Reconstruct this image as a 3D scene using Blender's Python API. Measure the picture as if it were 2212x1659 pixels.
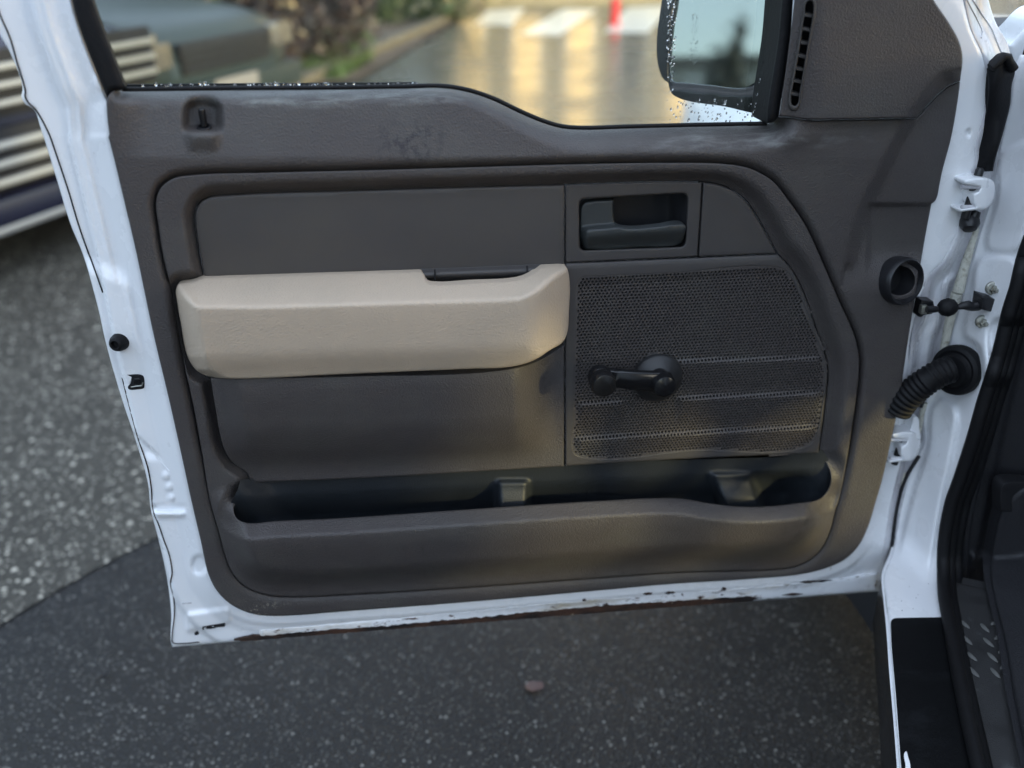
import bpy, bmesh, math, random
import numpy as np
from mathutils import Vector, Matrix
from mathutils.geometry import delaunay_2d_cdt
random.seed(7); rng = np.random.RandomState(7)
for o in list(bpy.data.objects): bpy.data.objects.remove(o)
SC = bpy.context.scene; COL = SC.collection

# ------------------------------------------------------------------ camera
FPX, CX, CY = 2000.0, 1106.0, 829.5            # focal length in pixels of a 2212 wide picture
def _n(v): v = np.array(v, float); return v/np.linalg.norm(v)
U = _n((16300, -1100, 2000)); Vd = _n((22, 3970, 2000)); Vd = _n(Vd - U*(U@Vd)); ZC = -Vd; YC = np.cross(ZC, U)
HC = 1.41; YD = 1.10                            # eye height; distance of the open door's inner face
cam = bpy.data.cameras.new('camera'); camo = bpy.data.objects.new('camera', cam); COL.objects.link(camo)
camo.matrix_world = Matrix(((U[0], -U[1], -U[2], 0), (YC[0], -YC[1], -YC[2], 0), (ZC[0], -ZC[1], -ZC[2], HC), (0, 0, 0, 1)))
cam.sensor_width = 36; cam.lens = 36*FPX/2212; cam.clip_start = 0.02; cam.clip_end = 1500
cam.dof.use_dof = True; cam.dof.focus_distance = 1.2; cam.dof.aperture_fstop = 2.1; cam.dof.aperture_blades = 0
SC.camera = camo
# ------------------------------------------------------------------ light
SUN_EL, SUN_AZ = math.radians(13), math.radians(129)     # direction towards the sun; azimuth from +Y clockwise
W = bpy.data.worlds.new("World"); SC.world = W; W.use_nodes = True
nt = W.node_tree; bg = nt.nodes['Background']; sky = nt.nodes.new('ShaderNodeTexSky')
sky.sky_type = 'NISHITA'; sky.sun_disc = False; sky.sun_elevation = SUN_EL; sky.sun_rotation = SUN_AZ
sky.air_density = 1.0; sky.dust_density = 0.7; sky.ozone_density = 1.6
# a thin cloud sheet over it, brighter overhead than at the horizon (the CIE overcast law)
_tc = nt.nodes.new('ShaderNodeTexCoord'); _sx = nt.nodes.new('ShaderNodeSeparateXYZ'); nt.links.new(_tc.outputs['Generated'], _sx.inputs[0])
_mr = nt.nodes.new('ShaderNodeMapRange'); _mr.inputs['To Min'].default_value = .36; _mr.inputs['To Max'].default_value = 1.0; nt.links.new(_sx.outputs['Z'], _mr.inputs['Value'])
_nz = nt.nodes.new('ShaderNodeTexNoise'); _nz.inputs['Scale'].default_value = 2.2; _nz.inputs['Detail'].default_value = 6; nt.links.new(_tc.outputs['Generated'], _nz.inputs['Vector'])
_nr = nt.nodes.new('ShaderNodeMapRange'); _nr.inputs['To Min'].default_value = .8; _nr.inputs['To Max'].default_value = 1.2; nt.links.new(_nz.outputs['Fac'], _nr.inputs['Value'])
_mm = nt.nodes.new('ShaderNodeMath'); _mm.operation = 'MULTIPLY'; nt.links.new(_mr.outputs[0], _mm.inputs[0]); nt.links.new(_nr.outputs[0], _mm.inputs[1])
_cl = nt.nodes.new('ShaderNodeVectorMath'); _cl.operation = 'SCALE'; _cl.inputs[0].default_value = (1.42, 1.56, 1.76); nt.links.new(_mm.outputs[0], _cl.inputs['Scale'])
_mx = nt.nodes.new('ShaderNodeMix'); _mx.data_type = 'RGBA'; _mx.inputs[0].default_value = .72
nt.links.new(sky.outputs[0], _mx.inputs[6]); nt.links.new(_cl.outputs[0], _mx.inputs[7])
nt.links.new(_mx.outputs[2], bg.inputs[0]); bg.inputs[1].default_value = 0.15
sun = bpy.data.lights.new('sun', 'SUN'); sun.energy = 0.45; sun.angle = math.radians(2.0); sun.color = (1.0, 0.86, 0.42)
suno = bpy.data.objects.new('sun', sun); COL.objects.link(suno)
SD = Vector((math.sin(SUN_AZ)*math.cos(SUN_EL), math.cos(SUN_AZ)*math.cos(SUN_EL), math.sin(SUN_EL)))
suno.rotation_euler = SD.to_track_quat('Z', 'Y').to_euler()
SC.view_settings.view_transform = 'Standard'; SC.view_settings.look = 'None'; SC.view_settings.gamma = 1
SC.view_settings.use_curve_mapping = False; SC.view_settings.exposure = 3.25

# ------------------------------------------------------------------ tagging
def tag(o, label=None, cat=None, group=None, kind=None):
    if label: o['label'] = label
    if cat: o['category'] = cat
    if group: o['group'] = group
    if kind: o['kind'] = kind
    return o
def empty(name, loc, label, cat, group=None, rz=0):
    o = bpy.data.objects.new(name, None); COL.objects.link(o); o.location = loc; o.rotation_euler = (0, 0, rz)
    o.empty_display_size = 0.1
    return tag(o, label, cat, group)
def setparent(o, p):
    if p is None: return
    chain = []; q = p
    while q: chain.append(q); q = q.parent
    m = Matrix()
    for q in reversed(chain): m = m @ q.matrix_parent_inverse @ q.matrix_basis if q.parent else q.matrix_basis.copy()
    o.parent = p; o.matrix_parent_inverse = m.inverted()
def link(name, me, mat, parent=None, smooth=True):
    o = bpy.data.objects.new(name, me); COL.objects.link(o)
    if mat: me.materials.append(mat)
    if smooth: me.polygons.foreach_set('use_smooth', [True]*len(me.polygons))
    setparent(o, parent); return o
def frombm(name, bm, mat, parent=None, smooth=True, angle=None):
    bmesh.ops.recalc_face_normals(bm, faces=bm.faces)
    me = bpy.data.meshes.new(name); bm.to_mesh(me); bm.free()
    o = link(name, me, mat, parent, smooth)
    if smooth: me.set_sharp_from_angle(angle=math.radians(angle or 38))
    return o
def frompy(name, vs, fs, mat, parent=None, smooth=True, angle=None):
    me = bpy.data.meshes.new(name); me.from_pydata([tuple(v) for v in vs], [], [tuple(f) for f in fs]); me.update()
    o = link(name, me, mat, parent, smooth)
    if smooth and angle: me.set_sharp_from_angle(angle=math.radians(angle))
    return o

# ------------------------------------------------------------------ materials
def mat(name, col, rough=0.5, metal=0.0, spec=0.5, coat=0.0, bump=None, var=None, rvar=None, transmission=0, ior=1.45, emit=None, bump2=None, spots=None):
    m = bpy.data.materials.new(name); m.use_nodes = True; t = m.node_tree; b = t.nodes['Principled BSDF']; L = t.links.new
    b.inputs['Base Color'].default_value = (*col, 1); b.inputs['Roughness'].default_value = rough; b.inputs['Metallic'].default_value = metal
    b.inputs['Specular IOR Level'].default_value = spec; b.inputs['Coat Weight'].default_value = coat; b.inputs['Coat Roughness'].default_value = 0.08
    b.inputs['Transmission Weight'].default_value = transmission; b.inputs['IOR'].default_value = ior
    if emit: b.inputs['Emission Color'].default_value = (*emit[:3], 1); b.inputs['Emission Strength'].default_value = emit[3]
    tc = t.nodes.new('ShaderNodeTexCoord')
    def noise(scale, detail=4, stretch=None, rough=.55):
        n = t.nodes.new('ShaderNodeTexNoise'); n.inputs['Scale'].default_value = scale; n.inputs['Detail'].default_value = detail; n.inputs['Roughness'].default_value = rough
        src = tc.outputs['Object']
        if stretch:
            mp = t.nodes.new('ShaderNodeMapping'); mp.inputs['Scale'].default_value = stretch; L(src, mp.inputs[0]); src = mp.outputs[0]
        L(src, n.inputs['Vector']); return n.outputs['Fac']
    def ramp(src, stops):
        r = t.nodes.new('ShaderNodeValToRGB'); L(src, r.inputs[0]); e = r.color_ramp.elements
        while len(e) < len(stops): e.new(0.5)
        for i, (p, c) in enumerate(stops): e[i].position = p; e[i].color = (*c, 1) if len(c) == 3 else c
        return r.outputs[0]
    def mix(fac, a, b_, mode='MIX'):
        x = t.nodes.new('ShaderNodeMix'); x.data_type = 'RGBA'; x.blend_type = mode
        for s, v in ((x.inputs[0], fac), (x.inputs[6], a), (x.inputs[7], b_)):
            if isinstance(v, (int, float)): s.default_value = v
            elif isinstance(v, tuple): s.default_value = (*v, 1) if len(v) == 3 else v
            else: L(v, s)
        return x.outputs[2]
    m['_'] = 0
    cur = None
    for v in (var or []):       # (scale, lo, hi, colour, stretch): blend to colour where noise is between lo..hi
        sc, lo, hi, c, st = v
        f = ramp(noise(sc, 6, st, .62), [(lo, (0, 0, 0)), (hi, (1, 1, 1))])
        cur = mix(f, cur if cur is not None else tuple(col), c)
    for c_, r_, col_, sc_, lo_, hi_, st_ in (spots or []):      # a worn or dirty place: centre, radii, colour, grain
        ma = t.nodes.new('ShaderNodeVectorMath'); ma.operation = 'SUBTRACT'; L(tc.outputs['Object'], ma.inputs[0]); ma.inputs[1].default_value = tuple(c_)
        mb = t.nodes.new('ShaderNodeVectorMath'); mb.operation = 'DIVIDE'; L(ma.outputs[0], mb.inputs[0]); mb.inputs[1].default_value = tuple(r_)
        mc = t.nodes.new('ShaderNodeVectorMath'); mc.operation = 'LENGTH'; L(mb.outputs[0], mc.inputs[0])
        md = t.nodes.new('ShaderNodeMapRange'); L(mc.outputs['Value'], md.inputs['Value']); md.inputs['From Min'].default_value = 1; md.inputs['From Max'].default_value = .35
        f = ramp(noise(sc_, 5, st_, .65), [(lo_, (0, 0, 0)), (hi_, (1, 1, 1))])
        mm = t.nodes.new('ShaderNodeMath'); mm.operation = 'MULTIPLY'; L(md.outputs[0], mm.inputs[0]); L(f, mm.inputs[1])
        cur = mix(mm.outputs[0], cur if cur is not None else tuple(col), col_)
    if cur is not None: L(cur, b.inputs['Base Color'])
    if rvar:
        sc, lo, hi, r0, r1 = rvar
        f = ramp(noise(sc, 5), [(lo, (r0,)*3), (hi, (r1,)*3)]); L(f, b.inputs['Roughness'])
    prev = None
    for bp in (bump, bump2):
        if not bp: continue
        kind, sc, dist = bp[:3]; st = bp[3] if len(bp) > 3 else None
        if kind == 'noise': h = noise(sc, 3, st)
        else:
            vo = t.nodes.new('ShaderNodeTexVoronoi'); vo.inputs['Scale'].default_value = sc; vo.feature = 'SMOOTH_F1'
            # warp the cells a little so that the grain does not read as a lattice
            nz = t.nodes.new('ShaderNodeTexNoise'); nz.inputs['Scale'].default_value = sc*.45; L(tc.outputs['Object'], nz.inputs['Vector'])
            ad = t.nodes.new('ShaderNodeVectorMath'); ad.operation = 'MULTIPLY_ADD'; ad.inputs[1].default_value = (1.4/sc,)*3
            L(nz.outputs['Color'], ad.inputs[0]); L(tc.outputs['Object'], ad.inputs[2]); L(ad.outputs[0], vo.inputs['Vector']); h = vo.outputs['Distance']
        bn = t.nodes.new('ShaderNodeBump'); bn.inputs['Strength'].default_value = 1; bn.inputs['Distance'].default_value = dist
        L(h, bn.inputs['Height'])
        if prev is not None: L(prev, bn.inputs['Normal'])
        prev = bn.outputs[0]
    if prev is not None: L(prev, b.inputs['Normal'])
    del m['_']
    m['nt'] = 0; del m['nt']
    return m, t, b, noise, ramp, mix, L
def M_(*a, **k): return mat(*a, **k)[0]

m_trim = M_('grained_grey_plastic', (.057, .050, .049), .5, spec=.42, bump=('voronoi', 520, .0008), bump2=('noise', 1000, .00025),
    var=[(9, .45, .75, (.068, .063, .059), (1, 1, 1.6)), (22, .66, .8, (.05, .046, .05), (1, 1, .6)), (60, .70, .84, (.12, .112, .105), (1, 1, .12)), (300, .72, .80, (.15, .14, .13), None)], rvar=(14, .3, .75, .40, .6),
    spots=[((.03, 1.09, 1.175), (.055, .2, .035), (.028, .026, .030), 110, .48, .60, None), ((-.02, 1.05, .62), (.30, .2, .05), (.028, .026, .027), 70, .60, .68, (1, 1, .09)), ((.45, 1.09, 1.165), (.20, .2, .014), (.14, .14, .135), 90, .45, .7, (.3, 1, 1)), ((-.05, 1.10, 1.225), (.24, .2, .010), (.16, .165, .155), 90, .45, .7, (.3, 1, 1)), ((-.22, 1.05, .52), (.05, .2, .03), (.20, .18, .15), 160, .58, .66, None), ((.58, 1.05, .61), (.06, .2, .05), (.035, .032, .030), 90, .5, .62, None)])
m_panel = M_('smooth_grey_plastic', (.050, .046, .046), .48, spec=.42, bump=('noise', 1400, .0003), var=[(7, .4, .75, (.060, .054, .050), None), (50, .74, .84, (.085, .083, .08), (1, 1, .15))], rvar=(10, .3, .7, .42, .55))
m_beige = M_('beige_vinyl', (.435, .350, .268), .5, spec=.45, bump=('voronoi', 480, .0006), bump2=('noise', 900, .0002), var=[(8, .45, .8, (.39, .322, .25), None), (130, .72, .8, (.33, .29, .24), None)], rvar=(12, .3, .7, .42, .58))
m_black = M_('black_plastic', (.010, .010, .012), .38, spec=.5, bump=('noise', 700, .0002), rvar=(30, .3, .7, .3, .48))
m_darkgrey = M_('dark_handle_plastic', (.032, .036, .037), .42, bump=('noise', 900, .0002))
m_gloss = M_('glossy_black_plastic', (.008, .008, .009), .20, spec=.5, bump=('noise', 260, .0001))
m_rubber = M_('black_rubber', (.0055, .0055, .0065), .6, spec=.25, bump=('noise', 300, .0005), var=[(40, .6, .8, (.012, .012, .014), (1, 1, .3))])
m_liner = M_('pocket_liner_plastic', (.012, .015, .019), .5, bump=('noise', 500, .0005), var=[(12, .5, .8, (.020, .023, .028), None)])
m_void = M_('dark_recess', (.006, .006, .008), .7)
def paint(name, extra=()):
    return M_(name, (.80, .805, .82), .28, spec=.5, coat=.3, bump=('noise', 26, .0005), var=[(5, .45, .8, (.73, .745, .78), None), (90, .70, .78, (.5, .49, .47), (1, 1, .5))]+list(extra), rvar=(20, .35, .7, .22, .42))
m_white = paint('white_paint')
m_white_dirty = paint('dirty_white_paint', [(25, .50, .66, (.48, .42, .33), (.25, 1, 1)), (95, .60, .66, (.10, .055, .035), (.4, 1, 1))])
m_white_hinge = paint('grimy_shaded_white_paint', [(14, .3, .6, (.42, .41, .44), (1, 1, .3)), (40, .58, .72, (.25, .24, .24), (1, 1, .15))])  # grime, plus a grey-lilac tone that paints in shade at the hinge side
m_rust = M_('rusted_edge', (.010, .006, .005), .75, bump=('noise', 300, .002), var=[(60, .42, .60, (.055, .024, .013), (.3, 1, 1)), (120, .66, .72, (.40, .33, .25), None)])
m_sealer = M_('cream_sealer', (.55, .54, .47), .7, bump=('noise', 450, .003), var=[(120, .5, .7, (.3, .28, .22), None)])
m_chrome = M_('dull_chrome', (.42, .41, .39), .4, metal=.7, bump=('noise', 60, .0006))
m_bolt = M_('zinc_bolt', (.42, .42, .38), .42, metal=.9, bump=('noise', 500, .0006), var=[(200, .5, .7, (.2, .18, .14), None)])
m_film = M_('black_scuff_film', (.003, .0033, .004), .55, spec=.15, bump=('noise', 420, .0005), var=[(25, .55, .8, (.010, .011, .013), (.5, 1, .5))])
m_mat = M_('rubber_floor_mat', (.026, .026, .027), .55, bump=('noise', 700, .0007), var=[(7, .52, .58, (.021, .021, .022), None), (40, .6, .75, (.06, .065, .065), None)], rvar=(7, .5, .6, .6, .38))
m_kick = M_('kick_panel_plastic', (.017, .017, .020), .6, bump=('voronoi', 420, .0006))
m_mirror = M_('mirror_silver', (.33, .345, .345), .03, metal=1)
m_tyre = M_('tyre_rubber', (.012, .012, .012), .8)
# window glass: clear body with a faint reflection and a little grime
m_glass = bpy.data.materials.new('door_window_glass'); m_glass.use_nodes = True
t = m_glass.node_tree; t.nodes.clear(); Lk = t.links.new
out = t.nodes.new('ShaderNodeOutputMaterial'); tr = t.nodes.new('ShaderNodeBsdfTransparent'); gl = t.nodes.new('ShaderNodeBsdfGlossy'); mx = t.nodes.new('ShaderNodeMixShader')
fr = t.nodes.new('ShaderNodeFresnel'); fr.inputs[0].default_value = 1.45; gl.inputs['Roughness'].default_value = .03; tr.inputs[0].default_value = (.90, .935, .90, 1)
Lk(fr.outputs[0], mx.inputs[0]); Lk(tr.outputs[0], mx.inputs[1]); Lk(gl.outputs[0], mx.inputs[2]); Lk(mx.outputs[0], out.inputs[0])
m_drop = M_('water_drop', (1, 1, 1), .0, transmission=1, ior=1.33)
def carpaint(n, c, r=.18): return M_(n, c, r+.1, coat=.0, spec=.4)

# asphalt -----------------------------------------------------------
def asphalt(name, base, stone, stone_sc, lo, hi, wet, bumpd, spec=.24):
    m, t, b, noise, ramp, mix, L = mat(name, base, .5, spec=spec)
    tc = t.nodes.new('ShaderNodeTexCoord')
    def vor(sc, seed=0):
        v = t.nodes.new('ShaderNodeTexVoronoi'); v.inputs['Scale'].default_value = sc; v.feature = 'F1'
        mp = t.nodes.new('ShaderNodeMapping'); mp.inputs['Location'].default_value = (seed, seed*.7, 0); L(tc.outputs['Object'], mp.inputs[0]); L(mp.outputs[0], v.inputs['Vector']); return v
    v1 = vor(stone_sc); v2 = vor(stone_sc*.55, 3.3)
    sepr = t.nodes.new('ShaderNodeSeparateColor'); L(v1.outputs['Color'], sepr.inputs[0])
    sep2 = t.nodes.new('ShaderNodeSeparateColor'); L(v2.outputs['Color'], sep2.inputs[0])
    def math2(op, a, c):
        q = t.nodes.new('ShaderNodeMath'); q.operation = op
        for i, x in enumerate((a, c)):
            if isinstance(x, (int, float)): q.inputs[i].default_value = x
            else: L(x, q.inputs[i])
        return q.outputs[0]
    # light stones: random cells, inside a disc
    s1 = math2('MULTIPLY', math2('GREATER_THAN', sepr.outputs[0], lo), math2('LESS_THAN', v1.outputs['Distance'], .34))
    s2 = math2('MULTIPLY', math2('GREATER_THAN', sep2.outputs[0], hi), math2('LESS_THAN', v2.outputs['Distance'], .30))
    c0 = mix(ramp(noise(2.2, 5), [(.35, (0, 0, 0)), (.65, (1, 1, 1))]), tuple(base), tuple(x*.55 for x in base))
    c0 = mix(ramp(noise(stone_sc*1.5, 3), [(.3, (0, 0, 0)), (.7, (1, 1, 1))]), c0, tuple(x*1.5 for x in base))
    c1 = mix(math2('MULTIPLY', s1, sepr.outputs[1]), c0, tuple(stone)); c2 = mix(math2('MULTIPLY', s2, sep2.outputs[1]), c1, tuple(min(1, x*1.3) for x in stone))
    L(c2, b.inputs['Base Color'])
    rg = ramp(noise(1.1, 4), [(.38, (wet[0],)*3), (.62, (wet[1],)*3)]); L(rg, b.inputs['Roughness'])
    b1 = t.nodes.new('ShaderNodeBump'); b1.inputs['Distance'].default_value = bumpd; L(v1.outputs['Distance'], b1.inputs['Height']); b1.invert = True
    b2 = t.nodes.new('ShaderNodeBump'); b2.inputs['Distance'].default_value = bumpd*.8; L(noise(stone_sc*1.3, 3), b2.inputs['Height']); L(b1.outputs[0], b2.inputs['Normal'])
    L(b2.outputs[0], b.inputs['Normal']); return m
m_road = asphalt('wet_new_asphalt', (.015, .0147, .0145), (.20, .195, .175), 190, .66, .86, (.20, .42), .0030)
m_old = asphalt('worn_old_asphalt', (.040, .037, .030), (.40, .375, .31), 78, .40, .60, (.45, .62), .005)
m_street = asphalt('wet_street_asphalt', (.082, .080, .072), (.2, .2, .18), 60, .9, .97, (.17, .30), .0006, .45)
m_stripe = M_('worn_white_road_paint', (.62, .63, .60), .3, bump=('noise', 40, .002), var=[(3, .5, .7, (.42, .42, .39), None)])
m_puddle = M_('thin_rain_water', (.05, .05, .048), .05, spec=.5)
m_soil = M_('wet_brown_mulch', (.075, .055, .04), .8, bump=('noise', 30, .02), var=[(14, .4, .7, (.13, .10, .075), None)])
m_kerb = M_('damp_concrete_kerb', (.11, .095, .07), .6, bump=('noise', 60, .003))
m_grass = M_('verge_grass', (.05, .095, .025), .6, var=[(6, .4, .7, (.08, .12, .035), None)])

# ------------------------------------------------------------------ pixel <-> place helpers (rays from the eye onto real surfaces)
def rays(px, py):
    px = np.asarray(px, float); py = np.asarray(py, float)
    a = (px-CX)/FPX; b = (py-CY)/FPX
    return np.stack([a*U[0]+b*U[1]+U[2], a*YC[0]+b*YC[1]+YC[2], a*ZC[0]+b*ZC[1]+ZC[2]], -1)
EYE = np.array([0, 0, HC])
def P(px, py, w=0.0):                 # point on the door's vertical plane, w metres proud of it
    r = rays(px, py); t = (YD-np.asarray(w))/r[..., 1]; return EYE + r*t[..., None]
def PV(px, py, w=0.0): return Vector(P(px, py, w))
def onz(px, py, z=0.0):
    r = rays(px, py); t = (z-HC)/r[..., 2]; return EYE + r*t[..., None]
def wz(px, py, z):                    # how proud of the door plane a level surface at height z is, at this pixel
    r = rays(px, py); return YD-(z-HC)/r[..., 2]*r[..., 1]
def onplane(px, py, p0, n):
    r = rays(px, py); n = np.array(n, float); t = ((np.array(p0)-EYE)@n)/(r@n); return EYE+r*t[..., None]
S = lambda a, b, x: (lambda t: t*t*(3-2*t))(np.clip((x-a)/(b-a), 0, 1))
def smin(a, b, k):
    h = np.clip(.5+.5*(b-a)/k, 0, 1); return b*(1-h)+a*h-k*h*(1-h)
def smax(a, b, k): return -smin(-a, -b, k)

def spline(pts, step=6, closed=True):
    """Catmull-Rom through the points; a point (x, y, 1) is a sharp corner."""
    pts = [tuple(p) if len(p) == 3 else (p[0], p[1], 0) for p in pts]; n = len(pts); out = []
    segs = range(n) if closed else range(n-1)
    for i in segs:
        p1 = pts[i]; p2 = pts[(i+1) % n]
        p0 = pts[(i-1) % n] if (closed or i > 0) else p1; p3 = pts[(i+2) % n] if (closed or i+2 < n) else p2
        if p1[2]: p0 = p1
        if p2[2]: p3 = p2
        a, b, c, d = [np.array(q[:2], float) for q in (p0, p1, p2, p3)]
        ln = np.linalg.norm(c-b); k = max(1, int(ln/step))
        d1 = max(np.linalg.norm(b-a), 1e-6); d3 = max(np.linalg.norm(d-c), 1e-6)
        if p1[2] or (not closed and i == 0): m1 = c-b
        else: m1 = ((b-a)/d1*ln + (c-b))/2 if d1 > 1e-5 else c-b
        if p2[2] or (not closed and i == n-2): m2 = c-b
        else: m2 = ((d-c)/d3*ln + (c-b))/2
        for j in range(k):
            t = j/k; out.append((2*t**3-3*t*t+1)*b+(t**3-2*t*t+t)*m1+(-2*t**3+3*t*t)*c+(t**3-t*t)*m2)
    if not closed: out.append(np.array(pts[-1][:2], float))
    return np.array(out)
def rrect(pts, r, step=3):
    """polygon with rounded corners"""
    out = []; n = len(pts); rs = r if isinstance(r, (list, tuple)) else [r]*n
    for i in range(n):
        a, b, c = [np.array(pts[j % n], float) for j in (i-1, i, i+1)]; R = rs[i]
        u = (a-b)/np.linalg.norm(a-b); v = (c-b)/np.linalg.norm(c-b)
        if R <= 0: out.append(b); continue
        k = max(3, int(R*1.5/step)+1)
        for j in range(k+1):
            t = j/k; out.append((1-t)**2*(b+u*R)+2*t*(1-t)*b+t*t*(b+v*R))
    out = np.array(out); res = []
    for i in range(len(out)):
        p, q = out[i], out[(i+1) % len(out)]; k = max(1, int(np.linalg.norm(q-p)/step))
        for j in range(k): res.append(p+(q-p)*j/k)
    return np.array(res)
def segdist(X, Y, poly, closed=True):
    A = np.asarray(poly, float); B = np.roll(A, -1, 0) if closed else A[1:]; A = A if closed else A[:-1]
    k = max(1, len(A)); best = np.full(X.shape, 1e18); side = np.ones(X.shape)
    d = B-A; L2 = (d**2).sum(1)+1e-12
    for s in range(0, X.size, 20000):
        x = X.ravel()[s:s+20000, None]; y = Y.ravel()[s:s+20000, None]
        t = np.clip(((x-A[:, 0])*d[:, 0]+(y-A[:, 1])*d[:, 1])/L2, 0, 1)
        ex = x-A[:, 0]-t*d[:, 0]; ey = y-A[:, 1]-t*d[:, 1]; q = ex*ex+ey*ey; j = q.argmin(1); r = np.arange(len(j))
        best.ravel()[s:s+20000] = np.sqrt(q[r, j]); side.ravel()[s:s+20000] = np.sign(d[j, 0]*ey[r, j]-d[j, 1]*ex[r, j])
    return best, side
def inside(X, Y, poly):
    A = np.asarray(poly, float); B = np.roll(A, -1, 0); res = np.zeros(X.shape, bool); f = res.ravel()
    for s in range(0, X.size, 20000):
        x = X.ravel()[s:s+20000, None]; y = Y.ravel()[s:s+20000, None]
        c = ((A[:, 1] > y) != (B[:, 1] > y)) & (x < (B[:, 0]-A[:, 0])*(y-A[:, 1])/(B[:, 1]-A[:, 1]+1e-12)+A[:, 0])
        f[s:s+20000] = c.sum(1) % 2 == 1
    return res
def sdf(X, Y, poly):
    d, _ = segdist(X, Y, poly); return np.where(inside(X, Y, poly), d, -d)

def patch(name, outline, wfn, m, parent=None, holes=(), step=6, skirt=.012, draft=False, rnd=(4, .003), hrnd=None, rings=(1.2, 2.6, 4.5), place=None, sharp=None, xtra=None):
    """A moulded sheet: traced outline on the door plane, relief w(x, y) towards the eye, edges rounded over and turned back by `skirt` metres."""
    loops = [np.asarray(outline, float)]+[np.asarray(h, float) for h in holes]
    lo = loops[0].min(0); hi = loops[0].max(0)
    gx, gy = np.meshgrid(np.arange(lo[0]+step*.5, hi[0], step), np.arange(lo[1]+step*.5, hi[1], step)); gx = gx.copy(); gx[1::2] += step*.5
    X, Y = gx.ravel(), gy.ravel(); mk = inside(X, Y, loops[0])
    X, Y = X[mk], Y[mk]
    for h in loops[1:]: mk = ~inside(X, Y, h); X, Y = X[mk], Y[mk]
    pts = [np.zeros((0, 2))]
    for li, lp in enumerate(loops):
        if not len(X): break
        d, _ = segdist(X, Y, lp); mk = d > (max(rings)+step*.45 if rings else step*.45); X, Y = X[mk], Y[mk]
        area = 0.5*np.sum(lp[:, 0]*np.roll(lp[:, 1], -1)-np.roll(lp[:, 0], -1)*lp[:, 1])
        tg = np.roll(lp, -1, 0)-np.roll(lp, 1, 0); tg /= np.linalg.norm(tg, axis=1)[:, None]+1e-9
        nr = np.stack([-tg[:, 1], tg[:, 0]], 1)*(1 if area > 0 else -1)
        if li: nr = -nr
        for r in rings:
            q = lp+nr*r; ok = inside(q[:, 0], q[:, 1], loops[0])
            for h in loops[1:]: ok &= ~inside(q[:, 0], q[:, 1], h)
            for l2 in loops:
                dd, _ = segdist(q[:, 0], q[:, 1], l2); ok &= dd > r*.85
            pts.append(q[ok])
    if xtra is not None: pts.append(xtra)
    allp = np.concatenate(loops+pts+[np.stack([X, Y], 1)]); edges = []; s = 0
    for lp in loops: n = len(lp); edges += [(s+i, s+(i+1) % n) for i in range(n)]; s += n
    res = delaunay_2d_cdt([Vector(p) for p in allp.tolist()], edges, [], 0, 1e-5)
    V2 = np.array([tuple(v) for v in res[0]]); F = np.array([f for f in res[2] if len(f) == 3])
    c = V2[F].mean(1); ok = inside(c[:, 0], c[:, 1], loops[0])
    for h in loops[1:]: ok &= ~inside(c[:, 0], c[:, 1], h)
    F = F[ok]
    x, y = V2[:, 0], V2[:, 1]; w = wfn(x, y)*np.ones(len(x))
    def rd(lp, r):
        if not r or r[0] <= 0: return 0
        d, _ = segdist(x, y, lp); q = np.clip(1-d/r[0], 0, 1); return r[1]*(1-np.sqrt(np.maximum(0, 1-q*q)))
    w = w-rd(loops[0], rnd)
    for h in loops[1:]: w = w-rd(h, hrnd or rnd)
    V3 = P(x, y, w) if place is None else place(x, y, w)
    # face the eye
    a, b, c_ = V3[F[:, 0]], V3[F[:, 1]], V3[F[:, 2]]; nrm = np.cross(b-a, c_-a); fl = (nrm*(EYE-a)).sum(1) < 0
    F[fl] = F[fl][:, [0, 2, 1]]
    used = np.unique(F); rm = -np.ones(len(V3), int); rm[used] = np.arange(len(used)); V3 = V3[used]; F = rm[F]
    nv = len(V3); vs = V3; fs = F.tolist()
    if skirt:
        E_ = {}
        for f in fs:
            for i in range(3):
                e = (f[i], f[(i+1) % 3]); E_[e] = 1
        bd = [e for e in E_ if (e[1], e[0]) not in E_]; ids = sorted({i for e in bd for i in e})
        idx = {v: k for k, v in enumerate(ids)}; k = len(ids)
        top = vs[ids]; bot = top+(top-EYE)/np.linalg.norm(top-EYE, axis=1)[:, None]*skirt if draft else top+np.array([0, skirt, 0]) if np.isscalar(skirt) else top+np.array(skirt)
        vs = np.concatenate([vs, top, bot])
        for a_, b_ in bd: fs.append([nv+idx[b_], nv+idx[a_], nv+k+idx[a_], nv+k+idx[b_]])
    o = frompy(name, vs, fs, m, parent, True, sharp)
    return o
def interp(pts): xs = [p[0] for p in pts]; ys = [p[1] for p in pts]; return lambda x: np.interp(x, xs, ys)

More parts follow.
